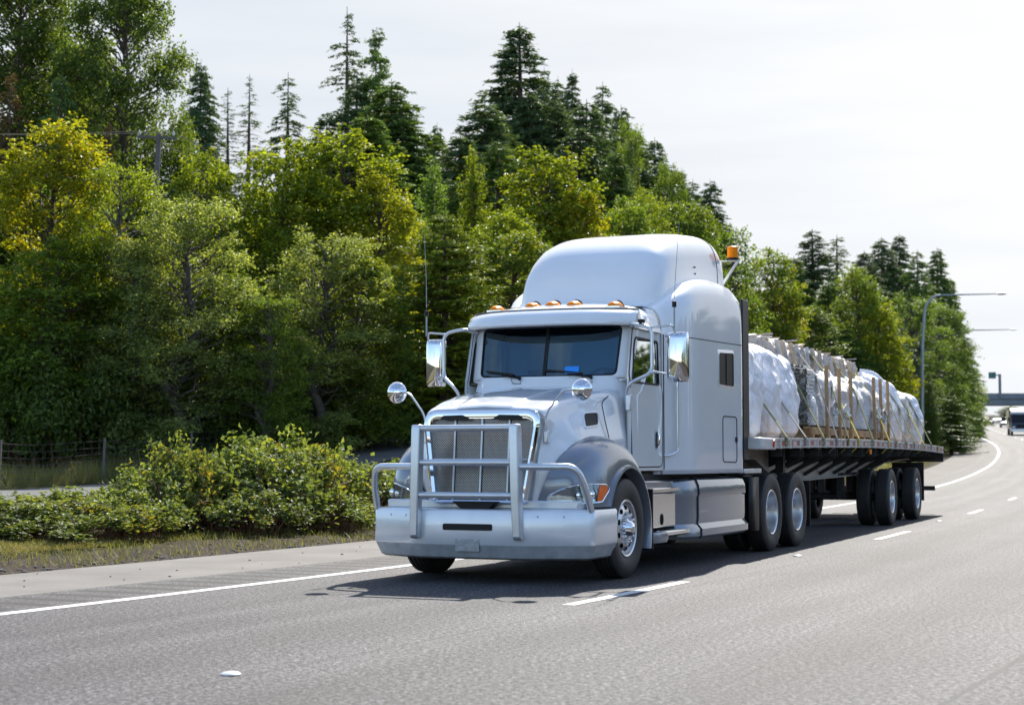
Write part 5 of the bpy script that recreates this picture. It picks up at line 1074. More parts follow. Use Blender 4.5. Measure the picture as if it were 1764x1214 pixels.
def conifer_variant(seed, H=20.0, Rr=3.6, base=0.06, dens=1.0, droop=0.28, spray=0.42, power=0.85, whorl=0.42, sparse_top=0.0, bare=False, tipup=0.12, ir=0.28):
    g = np.random.default_rng(seed); W_ = [tube_np(np.array([[0, 0, -0.4], [0.05, 0, H * 0.3], [0.0, 0.04, H * 0.65], [0, 0, H]]), [0.012 * H + 0.04, 0.0095 * H, 0.0055 * H, 0.01])]
    P = []; D = []; N = []; Ls = []; z = H * base
    while z < H * 0.985:
        t = z / H; rad = Rr * (1 - t) ** power * (1 + 0.0 * t) + 0.12
        nb = 4 + int(g.random() * 3 * dens + (1 if t < 0.7 else 0))
        for _ in range(nb):
            a = g.uniform(0, 2 * PI); l = rad * g.uniform(0.55, 1.12) * (1 + ir * math.sin(3 * a + seed) * (0.6)); zz = z + g.uniform(-0.2, 0.2)
            k = max(4, int(l / 0.3)); s = np.linspace(0, 1, k + 1)[:, None]; dr = np.array([math.cos(a), math.sin(a), 0]); el = (0.25 + 0.5 * t)
            p = np.array([0, 0, zz]) + dr * l * s + np.array([0, 0, 1]) * l * (el * s - (droop + el + 0.12 * g.random()) * s ** 1.6 + tipup * s ** 3)
            W_.append(tube_np(p, np.linspace(0.035 * l / 3 + 0.01, 0.006, k + 1), 3))
            if bare and g.random() < 0.5: continue
            side = np.array([-math.sin(a), math.cos(a), 0])
            m = int(l * 9 * dens) + 5; u = g.uniform(0.12, 1.02, m) ** 0.75; pp = np.stack([np.interp(u, s[:, 0], p[:, q]) for q in range(3)], -1)
            sg = g.choice([-1, 1], m)[:, None]; ww = (spray * (1.1 - 0.6 * u) * g.uniform(0.5, 1.2, m) * min(1, 0.45 + l / 3))[:, None]
            dd = unit(dr * g.uniform(0.3, 1.1, (m, 1)) + side * sg * g.uniform(0.2, 1.0, (m, 1)) + np.array([0, 0, -1.0]) * g.uniform(0.0, 0.7, (m, 1)))
            for q in range(3):   # three needle blades per twig
                P.append(pp + dd * ww * (0.25 + 0.3 * q) + g.normal(size=(m, 3)) * 0.05 * spray); D.append(unit(dd + g.normal(size=(m, 3)) * 0.35)); N.append(np.array([0, 0, 0.5]) + g.normal(size=(m, 3)) * 0.9); Ls.append(ww[:, 0] * 0.74)
        z += whorl * g.uniform(0.6, 1.3) * (1 - 0.35 * t)
    if P:
        P = np.concatenate(P); D = np.concatenate(D); N = np.concatenate(N); Ls = np.concatenate(Ls); V, Q = leaves(P, N, Ls, Ls * 0.38, g, 0.12, axis=D)
    f = g.random(len(Q)); crown = np_mesh('crown', V, Q, [M['needle']], {'rnd': ('FACE', f)}); V, Q = cat(W_); return crown, np_mesh('trunk', V, Q, [M['trunk']], smooth=True)
VAR = {}
VAR['maple'] = [broad_variant(11, H=15, Rr=2.7, leaf=0.19, per=230, nclump=130, clump_r=(0.5, 1.0)), broad_variant(12, H=15, Rr=2.5, leaf=0.18, per=240, nclump=125, clump_r=(0.5, 0.95)), broad_variant(13, H=15, Rr=2.8, leaf=0.2, per=220, nclump=120, clump_r=(0.55, 1.05))]
VAR['alder'] = [broad_variant(21, H=14, leaf=0.12, per=540, nclump=130, Rr=2.4, clump_r=(0.4, 0.8), base=0.05, wood='greytrunk'), broad_variant(22, H=14, leaf=0.125, per=540, nclump=125, Rr=2.3, clump_r=(0.4, 0.8), base=0.05, wood='greytrunk')]
VAR['big'] = [broad_variant(31, H=17, leaf=0.15, per=470, nclump=210, Rr=3.8, base=0.25, clump_r=(0.5, 1.0))]
VAR['column'] = [broad_variant(41, H=14, leaf=0.16, per=230, nclump=70, Rr=1.1, shape='column', clump_r=(0.4, 0.7), base=0.1)]
VAR['loose'] = [broad_variant(51, H=12, leaf=0.17, per=120, nclump=60, Rr=2.0, clump_r=(0.4, 0.8), base=0.1)]
VAR['fir'] = [conifer_variant(61, H=24, Rr=4.2, dens=1.7, spray=0.62, whorl=0.36), conifer_variant(62, H=24, Rr=4.0, droop=0.35, spray=0.62, dens=1.6, whorl=0.36), conifer_variant(63, H=24, Rr=4.4, power=0.75, droop=0.4, spray=0.65, dens=1.6, whorl=0.36)]
VAR['open_fir'] = [conifer_variant(64, H=24, Rr=4.2, dens=0.9, whorl=0.62, droop=0.5, base=0.15, spray=0.6, ir=0.5), conifer_variant(65, H=24, Rr=3.4, dens=0.8, whorl=0.7, droop=0.3, base=0.2, spray=0.55, ir=0.5)]
VAR['cedar'] = [conifer_variant(66, H=14, Rr=2.9, dens=1.4, whorl=0.24, droop=0.15, spray=0.5, power=0.6, tipup=0.3), conifer_variant(67, H=14, Rr=2.2, dens=1.3, whorl=0.24, droop=0.1, spray=0.45, power=0.8, tipup=0.35)]
VAR['dead'] = [conifer_variant(68, H=22, Rr=2.6, dens=0.8, whorl=0.36, bare=True, base=0.25, spray=0.4, droop=0.1), conifer_variant(69, H=22, Rr=2.8, dens=0.8, whorl=0.36, bare=True, base=0.25, spray=0.4, droop=0.2)]
BASE_H = {'maple': 15, 'alder': 14, 'big': 17, 'column': 14, 'loose': 12, 'fir': 24, 'open_fir': 24, 'cedar': 14, 'dead': 22}
BASE_R = {'maple': 2.9, 'alder': 2.6, 'big': 4.0, 'column': 1.3, 'loose': 2.2, 'fir': 4.2, 'open_fir': 3.8, 'cedar': 2.6, 'dead': 2.0}
WID = {'maple': 1.45, 'alder': 1.4, 'big': 1.2, 'column': 1.1, 'loose': 1.2, 'fir': 2.15, 'open_fir': 2.0, 'cedar': 1.25, 'dead': 1.35}
NAME = {'maple': 'maple_tree', 'alder': 'alder_tree', 'big': 'maple_tree', 'column': 'young_tree', 'loose': 'young_tree', 'fir': 'fir_tree', 'open_fir': 'hemlock_tree', 'cedar': 'cedar_tree', 'dead': 'bare_fir_tree'}
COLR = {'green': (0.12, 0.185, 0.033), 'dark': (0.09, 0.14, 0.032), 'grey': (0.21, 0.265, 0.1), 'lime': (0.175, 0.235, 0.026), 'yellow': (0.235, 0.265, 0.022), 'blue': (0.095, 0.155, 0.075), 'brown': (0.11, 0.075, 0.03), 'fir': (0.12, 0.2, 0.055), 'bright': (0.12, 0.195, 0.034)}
GH = 'trees of the wood above the highway'
ntree = 0
def tree(kind, px, top, d, hw, col='green', autumn=0.0, label=None, group=GH, v=None, zb=None):
    """px/top: where its tip stands as seen from the camera at distance d; hw: half width in the same pixels. Converted to a real place, height and girth"""
    global ntree; ntree += 1
    x = (px - 882) / 2945.0 * d; zt = 1.25 + (785 - top) / 2945.0 * d; z0 = gz(x, d) - 0.1 if zb is None else zb
    H = zt - z0; k = VAR[kind][(ntree if v is None else v) % len(VAR[kind])]; sc = H / BASE_H[kind]; sr = (hw * WID[kind] / 2945.0 * d) / BASE_R[kind]
    e = bpy.data.objects.new(NAME[kind], None); COL.objects.link(e); e.location = (x, d, z0); e.rotation_euler = (0, 0, (ntree * 2.399) % 6.283); e.scale = (sr, sr, sc)
    tag(e, label, 'tree', group)
    for nm, me in (('crown', k[0]), ('trunk', k[1])):
        o = bpy.data.objects.new(nm, me); COL.objects.link(o); o.parent = e
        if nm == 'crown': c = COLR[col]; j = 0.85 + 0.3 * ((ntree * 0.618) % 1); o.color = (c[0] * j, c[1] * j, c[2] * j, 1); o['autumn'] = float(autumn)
    return e
T_ = [
 # kind, px, top, d, halfwidth, colour, autumn, label
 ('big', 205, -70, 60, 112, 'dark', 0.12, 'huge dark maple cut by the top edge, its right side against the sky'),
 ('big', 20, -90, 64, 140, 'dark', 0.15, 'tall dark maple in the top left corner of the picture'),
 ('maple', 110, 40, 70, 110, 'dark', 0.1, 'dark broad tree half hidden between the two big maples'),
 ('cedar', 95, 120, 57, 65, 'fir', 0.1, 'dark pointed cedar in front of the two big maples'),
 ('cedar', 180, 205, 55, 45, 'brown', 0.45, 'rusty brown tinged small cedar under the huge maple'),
 ('open_fir', 8, 110, 52, 60, 'brown', 0.3, 'brownish conifer cut by the left edge above the power lines'),
 ('maple', 80, 210, 45, 95, 'yellow', 0.78, 'bright yellow and orange maple below the power lines on the left'),
 ('alder', 200, 268, 44, 80, 'lime', 0.25, 'yellow green alder right beside the bright yellow maple'),
 ('alder', 300, 322, 43, 95, 'grey', 0.08, 'silvery green alder in front of the utility pole'),
 ('alder', 215, 400, 43, 80, 'grey', 0.1, 'silvery green alder low in front, left of the utility pole'),
 ('maple', 60, 415, 43, 90, 'green', 0.1, 'green leafy tree at the left edge directly behind the wire fence'),
 ('maple', 350, 262, 52, 60, 'lime', 0.35, 'yellowish tree just right of the utility pole'),
 ('maple', 395, 470, 44.5, 65, 'green', 0.25, 'mid green maple low in front, between two silvery alders'),
 ('maple', 470, 240, 53, 80, 'lime', 0.5, 'round yellow green maple crown under the two bare firs'),
 ('maple', 575, 226, 55, 95, 'lime', 0.45, 'tallest rounded yellow green maple below the tallest fir'),
 ('maple', 655, 300, 54, 65, 'yellow', 0.55, 'gold edged maple on the right shoulder of the rounded maples'),
 ('alder', 545, 385, 46, 90, 'grey', 0.12, 'silvery leafed alder in front of the rounded maples'),
 ('maple', 620, 440, 47, 60, 'green', 0.62, 'small maple with golden patches halfway up the wood'),
 ('alder', 455, 500, 43.5, 60, 'green', 0.05, 'dark green alder low in front at the foot of the wood'),
 ('cedar', 765, 365, 49, 125, 'lime', 0.0, 'wide bright green cedar with feathery boughs behind the truck mirror'),
 ('cedar', 690, 470, 48, 50, 'bright', 0.1, 'smaller feathery cedar left of the wide bright green one'),
 ('maple', 715, 385, 62, 60, 'green', 0.35, 'green maple rising behind the wide bright green cedar'),
 ('column', 815, 248, 66, 32, 'lime', 0.15, 'narrow yellow green column shaped tree in the middle of the wood'),
 ('column', 750, 270, 66, 36, 'fir', 0.15, 'narrow dark green tree left of the column shaped one'),
 ('maple', 868, 365, 60, 60, 'lime', 0.3, 'light green maple behind the cab roof, left half'),
 ('maple', 935, 262, 68, 85, 'lime', 0.45, 'big yellow green maple standing behind the sleeper roof'),
 ('maple', 1000, 330, 66, 48, 'yellow', 0.9, 'orange and yellow maple peeping over the truck roof'),
 ('maple', 880, 400, 55, 70, 'green', 0.6, 'golden green maple directly left of the roof fairing'),
 ('maple', 1065, 345, 70, 50, 'green', 0.25, 'green maple over the middle of the truck roof'),
 ('alder', 1110, 330, 76, 60, 'lime', 0.15, 'pale green alder over the rear of the truck roof'),
 ('maple', 1175, 350, 82, 60, 'green', 0.25, 'green tree just left of the gap above the beacon'),
 ('alder', 1095, 200, 96, 36, 'green', 0.2, 'tall yellow green alder on the right flank of the fir group'),
 ('alder', 1150, 262, 94, 34, 'green', 0.25, 'yellow green alder stepping down from the fir group'),
 ('alder', 1205, 345, 92, 32, 'lime', 0.3, 'yellowish alder at the low end of the long tree line'),
 ('fir', 340, 95, 85, 55, 'blue', 0, 'dark fir close beside the huge maple, against the sky'),
 ('dead', 387, 145, 88, 48, 'blue', 0, 'almost bare fir, left one of the pair against the sky'),
 ('dead', 425, 122, 90, 52, 'blue', 0, 'almost bare fir, right one of the pair against the sky'),
 ('open_fir', 492, 118, 88, 68, 'blue', 0, 'thin ragged hemlock between the bare firs and the tallest fir'),
 ('open_fir', 594, 2, 92, 75, 'blue', 0, 'tallest ragged fir of the left group, its tip near the top edge'),
 ('cedar', 645, 38, 86, 62, 'fir', 0, 'slim bright edged cedar leaning beside the tallest fir'),
 ('fir', 672, 130, 80, 112, 'fir', 0, 'broad dark fir to the right of the slim leaning cedar'),
 ('fir', 630, 190, 76, 125, 'fir', 0.05, 'broad dark fir in front of the slim leaning cedar'),
 ('fir', 612, 118, 85, 85, 'blue', 0, 'full dark fir wedged between the tallest ragged fir and the slim cedar'),
 ('fir', 692, 185, 79, 80, 'fir', 0, 'full dark fir on the right slope of the left fir group'),
 ('fir', 792, 225, 80, 100, 'blue', 0, 'full dark fir at the left foot of the central peak'),
 ('fir', 775, 300, 74, 70, 'fir', 0, 'short dark fir left of the narrow column shaped tree'),
 ('fir', 915, 150, 96, 85, 'blue', 0, 'full dark fir just in front of the central peak'),
 ('fir', 738, 240, 98, 70, 'blue', 0, 'dark fir just left of the small fir in the dip'),
 ('fir', 952, 150, 98, 95, 'blue', 0, 'full dark fir under the slender firs right of the peak'),
 ('fir', 1012, 165, 102, 90, 'blue', 0, 'full dark fir below the gap beside the separate pointed fir'),
 ('fir', 1098, 225, 106, 85, 'blue', 0, 'broad dark fir behind the tall green alder'),
 ('fir', 1150, 275, 112, 75, 'fir', 0, 'broad green fir on the lower slope of the tree line'),
 ('fir', 752, 206, 92, 42, 'blue', 0, 'small dark fir alone in the dip of the tree line'),
 ('fir', 560, 190, 84, 80, 'blue', 0, 'dark fir filling the left foot of the tallest fir'),
 ('fir', 705, 300, 78, 60, 'fir', 0, 'short fir under the dip of the tree line'),
 ('fir', 835, 165, 88, 112, 'blue', 0, 'wide dark fir on the left slope of the central peak'),
 ('fir', 895, 30, 100, 115, 'blue', 0, 'tallest fir of the central group with a thin spire top'),
 ('fir', 938, 108, 104, 45, 'blue', 0, 'slender fir immediately right of the central peak'),
 ('fir', 962, 125, 106, 42, 'blue', 0, 'second slender fir right of the central peak'),
 ('fir', 987, 112, 108, 48, 'blue', 0, 'third slender fir right of the central peak'),
 ('fir', 1040, 134, 108, 66, 'blue', 0, 'separate pointed fir right of the three slender ones'),
 ('fir', 1072, 175, 112, 62, 'blue', 0, 'pointed fir behind the tall yellow green alder'),
 ('fir', 1130, 232, 118, 62, 'blue', 0, 'pointed fir at the foot of the falling tree line'),
 ('fir', 1196, 305, 135, 55, 'blue', 0, 'small far fir low on the falling tree line'),
 ('fir', 1226, 305, 140, 55, 'blue', 0, 'last small far fir before the open sky over the truck'),
 ('fir', 1170, 285, 126, 62, 'blue', 0, 'far fir behind the yellow green alders'),
 ('fir', 858, 235, 74, 105, 'fir', 0, 'dark green fir in front of the central peak'),
 ('fir', 1000, 210, 86, 100, 'blue', 0, 'dark fir in the shade below the slender firs'),
 ('fir', 1062, 255, 84, 85, 'fir', 0, 'dark fir above the truck roof in the lower part of the fir group'),
 ('loose', 1270, 380, 75, 55, 'bright', 0.1, 'loose leaved young tree right behind the orange beacon'),
 ('maple', 1315, 432, 84, 44, 'green', 0.6, 'yellow green tree rising just right of the truck cab'),
 ('maple', 1335, 500, 86, 45, 'yellow', 0.75, 'small golden tree over the first sacks of the load'),
 ('fir', 1402, 392, 140, 78, 'blue', 0.0, 'dark ragged fir standing alone above the load'),
 ('open_fir', 1445, 402, 150, 62, 'blue', 0.0, 'thin dark fir next to the lone ragged one'),
 ('fir', 1370, 440, 135, 66, 'fir', 0.0, 'low dark fir left of the lone ragged fir'),
 ('maple', 1480, 460, 112, 40, 'green', 0.5, 'yellow green tree above the middle of the load'),
 ('maple', 1518, 520, 112, 40, 'lime', 0.6, 'small golden tree above the rear of the load'),
 ('fir', 1492, 430, 150, 60, 'blue', 0, 'broad far fir in the gap between the two right hand groups'),
 ('fir', 1430, 480, 118, 60, 'fir', 0.05, 'green fir between the lone fir and the yellow green tree'),
 ('fir', 1522, 406, 165, 50, 'blue', 0, 'pointed far fir left of the three tips before the lamp post'),
 ('fir', 1553, 400, 170, 52, 'blue', 0, 'tallest far fir of the right group'),
 ('fir', 1584, 428, 160, 52, 'fir', 0, 'far fir directly left of the street lamp pole'),
 ('fir', 1618, 424, 172, 42, 'fir', 0, 'far fir directly right of the street lamp pole'),
 ('fir', 1640, 476, 178, 30, 'fir', 0, 'slim far fir at the right end of the wood'),
 ('alder', 1565, 500, 130, 50, 'bright', 0.1, 'bright green tree just left of the street lamp'),
 ('alder', 1610, 520, 150, 50, 'bright', 0.1, 'bright green tree behind the street lamp'),
 ('cedar', 1655, 560, 172, 42, 'bright', 0.05, 'green feathery tree at the bend of the highway'),
 ('cedar', 1638, 680, 128, 40, 'bright', 0.0, 'young bright green pine on the grass bank behind the trailer'),
 ('cedar', 1600, 640, 120, 35, 'bright', 0.0, 'young green pine behind the rearmost sack'),
 ('alder', 1676, 640, 205, 20, 'lime', 0.4, 'yellowish bush like tree closest to the far overpass'),
 ('alder', 1660, 600, 195, 28, 'bright', 0.15, 'rounded green tree before the yellowish one near the overpass'),
]
for k in T_:
    tree(*k[:7], label=k[7])
# dense second and third rows filling the wood (most of each crown is hidden)
ordn = ['first', 'second', 'third', 'fourth', 'fifth', 'sixth', 'seventh', 'eighth', 'ninth', 'tenth', 'eleventh', 'twelfth', 'thirteenth', 'fourteenth', 'fifteenth', 'sixteenth', 'seventeenth', 'eighteenth', 'nineteenth', 'twentieth']
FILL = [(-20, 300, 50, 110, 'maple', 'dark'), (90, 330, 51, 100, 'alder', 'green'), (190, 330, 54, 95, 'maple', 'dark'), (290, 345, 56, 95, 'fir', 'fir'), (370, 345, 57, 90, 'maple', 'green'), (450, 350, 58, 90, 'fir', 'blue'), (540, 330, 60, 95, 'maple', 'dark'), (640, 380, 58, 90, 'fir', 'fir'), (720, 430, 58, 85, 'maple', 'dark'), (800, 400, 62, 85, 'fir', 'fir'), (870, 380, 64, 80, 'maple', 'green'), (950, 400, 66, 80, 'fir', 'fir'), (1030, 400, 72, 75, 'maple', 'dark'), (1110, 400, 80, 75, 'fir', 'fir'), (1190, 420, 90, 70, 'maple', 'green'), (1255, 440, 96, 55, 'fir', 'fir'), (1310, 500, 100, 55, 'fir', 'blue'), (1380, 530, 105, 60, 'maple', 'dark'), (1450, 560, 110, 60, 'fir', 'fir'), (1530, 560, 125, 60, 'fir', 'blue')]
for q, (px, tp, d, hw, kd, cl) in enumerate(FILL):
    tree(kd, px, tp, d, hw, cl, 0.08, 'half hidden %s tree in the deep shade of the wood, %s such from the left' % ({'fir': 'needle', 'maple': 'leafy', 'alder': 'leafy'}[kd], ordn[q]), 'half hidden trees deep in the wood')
# understorey along the foot of the wood
def shrub_variant(seed, n=26, per=260, leaf=0.11):
    g = np.random.default_rng(seed); P = []; N = []; W_ = []
    for i in range(n):
        a = g.uniform(0, 2 * PI); q = g.random() ** 0.5; h = (1 - 0.55 * q ** 2) * g.uniform(0.25, 1.0); c = np.array([1.5 * q * math.cos(a), 1.5 * q * math.sin(a), h * 1.9]); r = g.uniform(0.3, 0.55)
        m = int(per * (r / 0.4) ** 2 * 0.6); d = unit(g.normal(size=(m, 3))); p = c + d * (r * g.uniform(0.2, 1.15, m) ** 0.5)[:, None] * np.array([1, 1, 0.8]); P.append(p); N.append(d * 0.5 + np.array([0, 0, 0.8]) + g.normal(size=d.shape) * 0.5)
        W_.append(limb((g.normal() * 0.3, g.normal() * 0.3, -0.1), c, 0.018, 0.006, g, 0.12, 5))
    P = np.concatenate(P); N = np.concatenate(N); k = P[:, 2] > 0.02; V, Q = leaves(P[k], N[k], leaf, leaf * 0.7, g)
    cr = np_mesh('foliage', V, Q, [M['leaf']], {'rnd': ('FACE', g.random(len(Q)))}); V, Q = cat(W_); return cr, np_mesh('stem', V, Q, [M['cane']], smooth=True)
SH = [shrub_variant(71), shrub_variant(72), shrub_variant(73, 20, 220, 0.14)]
ns = 0
def shrub(px, py_base, d, hw, h, col, autumn, label, group, name='shrub', cat_='bush', var=None):
    global ns; ns += 1; x = (px - 882) / 2945.0 * d; z0 = gz(x, d) - 0.05
    e = bpy.data.objects.new(name, None); COL.objects.link(e); e.location = (x, d, z0); e.rotation_euler = (0, 0, ns * 1.7); s = hw / 1.8; e.scale = (s, s, h / 2.2); tag(e, label, cat_, group)
    v = SH[ns % 3 if var is None else var]
    for nm, me in (('foliage', v[0]), ('stem', v[1])):
        o = bpy.data.objects.new(nm, me); COL.objects.link(o); o.parent = e
        if nm == 'foliage': c = COLR[col]; o.color = (*c, 1); o['autumn'] = float(autumn)
    return e
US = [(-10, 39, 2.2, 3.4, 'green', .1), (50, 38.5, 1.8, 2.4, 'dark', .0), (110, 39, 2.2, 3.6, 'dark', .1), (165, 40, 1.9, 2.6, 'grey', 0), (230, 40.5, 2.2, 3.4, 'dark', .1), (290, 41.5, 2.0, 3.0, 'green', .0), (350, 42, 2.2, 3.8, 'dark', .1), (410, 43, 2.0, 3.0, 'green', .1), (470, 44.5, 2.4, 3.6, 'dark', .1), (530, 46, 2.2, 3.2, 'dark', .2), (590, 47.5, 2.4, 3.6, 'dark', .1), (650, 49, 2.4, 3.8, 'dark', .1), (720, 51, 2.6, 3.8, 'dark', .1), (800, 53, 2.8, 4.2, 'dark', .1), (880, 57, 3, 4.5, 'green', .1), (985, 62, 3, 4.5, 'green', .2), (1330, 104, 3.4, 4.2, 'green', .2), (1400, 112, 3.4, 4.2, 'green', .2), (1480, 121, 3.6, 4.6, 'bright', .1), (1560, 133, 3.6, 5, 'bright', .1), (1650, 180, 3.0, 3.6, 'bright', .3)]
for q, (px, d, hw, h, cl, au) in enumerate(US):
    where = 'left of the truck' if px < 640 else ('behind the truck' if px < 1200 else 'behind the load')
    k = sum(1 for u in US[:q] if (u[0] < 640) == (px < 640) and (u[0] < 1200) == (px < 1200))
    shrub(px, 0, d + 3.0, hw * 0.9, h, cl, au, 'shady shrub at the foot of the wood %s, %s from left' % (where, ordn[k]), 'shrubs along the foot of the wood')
# blackberry thicket
def bramble_variant(seed):
    g = np.random.default_rng(seed); P = []; N = []; W_ = []
    for i in range(60):
        a = g.uniform(0, 2 * PI); q = g.random() ** 0.5; h = (1 - 0.5 * q ** 2.5) * g.uniform(0.45, 1.0) ** 0.6; c = np.array([1.25 * q * math.cos(a), 0.9 * q * math.sin(a), h * 1.2])
        st = np.array([c[0] * 0.5 + g.normal() * 0.2, c[1] * 0.5 + g.normal() * 0.2, -0.05]); mid = (st + c) / 2 + np.array([0, 0, 0.25]) ; out_ = unit(np.array([c[0], c[1], 0]) + g.normal(size=3) * 0.4); tip = c + out_ * g.uniform(0.15, 0.5) + np.array([0, 0, -0.18]); tip[2] = max(tip[2], 0.05)
        pts = np.array([st * (1 - t) ** 3 + 3 * mid * t * (1 - t) ** 2 + 3 * (c + [0, 0, 0.15]) * t * t * (1 - t) + tip * t ** 3 for t in np.linspace(0, 1, 9)]); W_.append(tube_np(pts, np.linspace(0.008, 0.003, 9), 4))
        m = 75; u = g.uniform(0.3, 1, m) ** 0.6 * 8; p = np.stack([np.interp(u, np.arange(9), pts[:, k]) for k in range(3)], -1) + g.normal(size=(m, 3)) * 0.085
        P.append(p); N.append(np.array([0, -0.12, 0.8]) + g.normal(size=(m, 3)) * 0.42)
    for i in range(70):
        a = g.uniform(0, 2 * PI); q = g.random() ** 0.5; W_.append(limb((1.1 * q * math.cos(a), 0.8 * q * math.sin(a), 0), (1.1 * q * math.cos(a) + g.normal() * 0.3, 0.8 * q * math.sin(a) + g.normal() * 0.3, g.uniform(0.4, 1.15)), 0.008, 0.004, g, 0.15, 5))
    P = np.concatenate(P); N = np.concatenate(N); k = P[:, 2] > 0.03; V, Q = leaves(P[k], N[k], 0.1, 0.075, g, 0.2)
    cr = np_mesh('foliage', V, Q, [M['bramble']], {'rnd': ('FACE', g.random(len(Q)))}); V, Q = cat(W_); return cr, np_mesh('cane', V, Q, [M['cane']], smooth=True)
BV = [bramble_variant(81), bramble_variant(82), bramble_variant(83)]
BL = ['cut off by the left edge of the picture', 'at the left edge of the picture, partly yellowed', 'low one near the left edge before the side road', 'below the fence post on the left', 'rising step in the left half of the thicket', 'with the highest leafy tip on the left', 'with brown dry canes showing below', 'in the middle of the thicket', 'with the tall light sprig on top', 'right of the tall sprig', 'with yellow leaves right before the truck', 'nearest the bull bar', 'behind the right mirror side of the bumper', 'low one in front at the very left', 'low leafy one spilling onto the grass', 'front one under the brown canes', 'front right one by the dry stalks']
BP = [(-25, 22.8, 1.2, 858), (20, 23.4, 1.2, 852), (95, 23.8, 1.2, 848), (170, 24.2, 1.1, 836), (245, 25.0, 1.0, 808), (310, 25.8, 0.95, 758), (370, 26.6, 1.5, 768), (440, 27.4, 1.5, 756), (505, 28.2, 1.4, 748), (565, 29.4, 1.5, 786), (625, 30.6, 1.5, 796), (690, 31.8, 1.5, 800), (755, 33.2, 1.6, 790), (55, 22.6, 1.0, 890), (200, 23.5, 1.0, 862), (400, 25.6, 1.1, 835), (550, 27.6, 1.1, 840)]
for q, (px, d, hw, h) in enumerate(BP):
    x = (px - 882) / 2945.0 * d; z0 = gz(x, d) - 0.04; h = max(0.35, 1.25 + (785 - h) / 2945.0 * d - z0); e = bpy.data.objects.new('bramble_bush', None); COL.objects.link(e); e.location = (x, d, z0); e.rotation_euler = (0, 0, q * 2.1); e.scale = (hw / 1.35, hw / 1.35, h / 1.28)
    tag(e, 'bramble bush ' + BL[q], 'bush', 'bramble bushes along the verge'); v = BV[q % 3]
    for nm, me in (('foliage', v[0]), ('cane', v[1])):
        o = bpy.data.objects.new(nm, me); COL.objects.link(o); o.parent = e
        if nm == 'foliage': j = 0.9 + 0.25 * ((q * 0.618) % 1); o.color = (0.15 * j, 0.2 * j, 0.065 * j, 1); o['autumn'] = 0.3 + 0.15 * (q % 3)
# grass: verge strip, the far side of the thicket and the bank
def grass_patch(name, s0, s1, o0, o1, n, hmin, hmax, dry, seed, label):
    g = np.random.default_rng(seed); s = g.uniform(s0, s1, n); o = g.uniform(o0, o1, n); P = pos(s, o)
    cl = vnoise(P[:, 0] + 100, P[:, 1], 1.6, seed) + 0.5 * vnoise(P[:, 0] + 100, P[:, 1], 5.0, seed + 1)
    edge = np.minimum(1, np.minimum(o1 - o, o - o0) / 0.5); k = cl + 0.35 * edge + 0.12 * g.normal(size=n) > 0.02; P = P[k]; cl = cl[k]; n = len(P)
    P[:, 2] += 0.02
    h = g.uniform(hmin, hmax, n) * (0.7 + 0.9 * np.clip(cl + 0.3, 0, 1)); a = g.uniform(0, 2 * PI, n); b = np.stack([np.cos(a), np.sin(a), 0 * a], -1); wv = np.stack([-np.sin(a), np.cos(a), 0 * a], -1) * g.uniform(0.003, 0.006, n)[:, None]
    tip = P + b * (h * g.uniform(0.1, 1.3, n))[:, None] + np.array([0, 0, 1]) * h[:, None]; mid = P + b * (h * 0.15)[:, None] + np.array([0, 0, 0.6]) * h[:, None]
    V = np.stack([P - wv, P + wv, mid + wv * 0.8, tip, mid - wv * 0.8], 1).reshape(-1, 3); i = np.arange(n)[:, None] * 5; Q = np.concatenate([i + np.array([0, 1, 2, 4]), i + np.array([4, 2, 3, 3])], 0)
    Q1 = i + np.array([0, 1, 2, 4]); T1 = i + np.array([4, 2, 3])
    V2 = np.stack([P - wv, P + wv, tip + wv * 0.15, tip - wv * 0.15], 1).reshape(-1, 3); Q2 = np.arange(4 * n).reshape(-1, 4)
    me = np_mesh(name, V2, Q2, [M['grass']], {'rnd': ('FACE', g.random(n))}); ob = bpy.data.objects.new(name, me); COL.objects.link(ob); ob.color = (0.15, 0.16, 0.06, 1); ob['autumn'] = dry; tag(ob, label, 'grass', kind='stuff'); return ob
grass_patch('verge_grass', 10, 34, -6.8, -4.75, 170000, 0.012, 0.05, 0.8, 5, 'dry yellowish grass on the verge in front of the bramble thicket')
grass_patch('edge_weeds', 10, 34, -4.9, -3.2, 9000, 0.03, 0.09, 0.1, 8, 'sparse green weeds in the dirt beside the concrete shoulder')
grass_patch('fence_grass', 18, 62, -16.8, -14.3, 60000, 0.12, 0.45, 0.6, 6, 'long grass along the wire fence below the wood')
grass_patch('bank_grass', 60, 190, -11, -3.4, 60000, 0.15, 0.35, 0.45, 7, 'sunlit grass on the bank beyond the trailer')
# loose stones and bits on the shoulder's edge
g = np.random.default_rng(9); mb = MB()
for k in range(420):
    s = g.uniform(10, 34); o_ = -3.2 - abs(g.normal()) * 0.45 if k > 50 else g.uniform(-3.0, -1.3); p = pos(s, o_)[()] ; r = g.uniform(0.006, 0.028) if k > 50 else g.uniform(0.006, 0.016)
    mb.ball((p[0], p[1], p[2] + 0.03 * (k > 50) + (0.035 if k <= 50 else 0) ), r, 6, 4, g.uniform(0.7, 1.5), 1, 0.6)
st = mb.obj('roadside_stones', pbr('stone_chips', (0.16, 0.14, 0.12), 0.9, var=0.5, vscale=9), smooth=40, weld=False); tag(st, 'loose stones and litter along the shoulder edge', 'stones', kind='stuff')

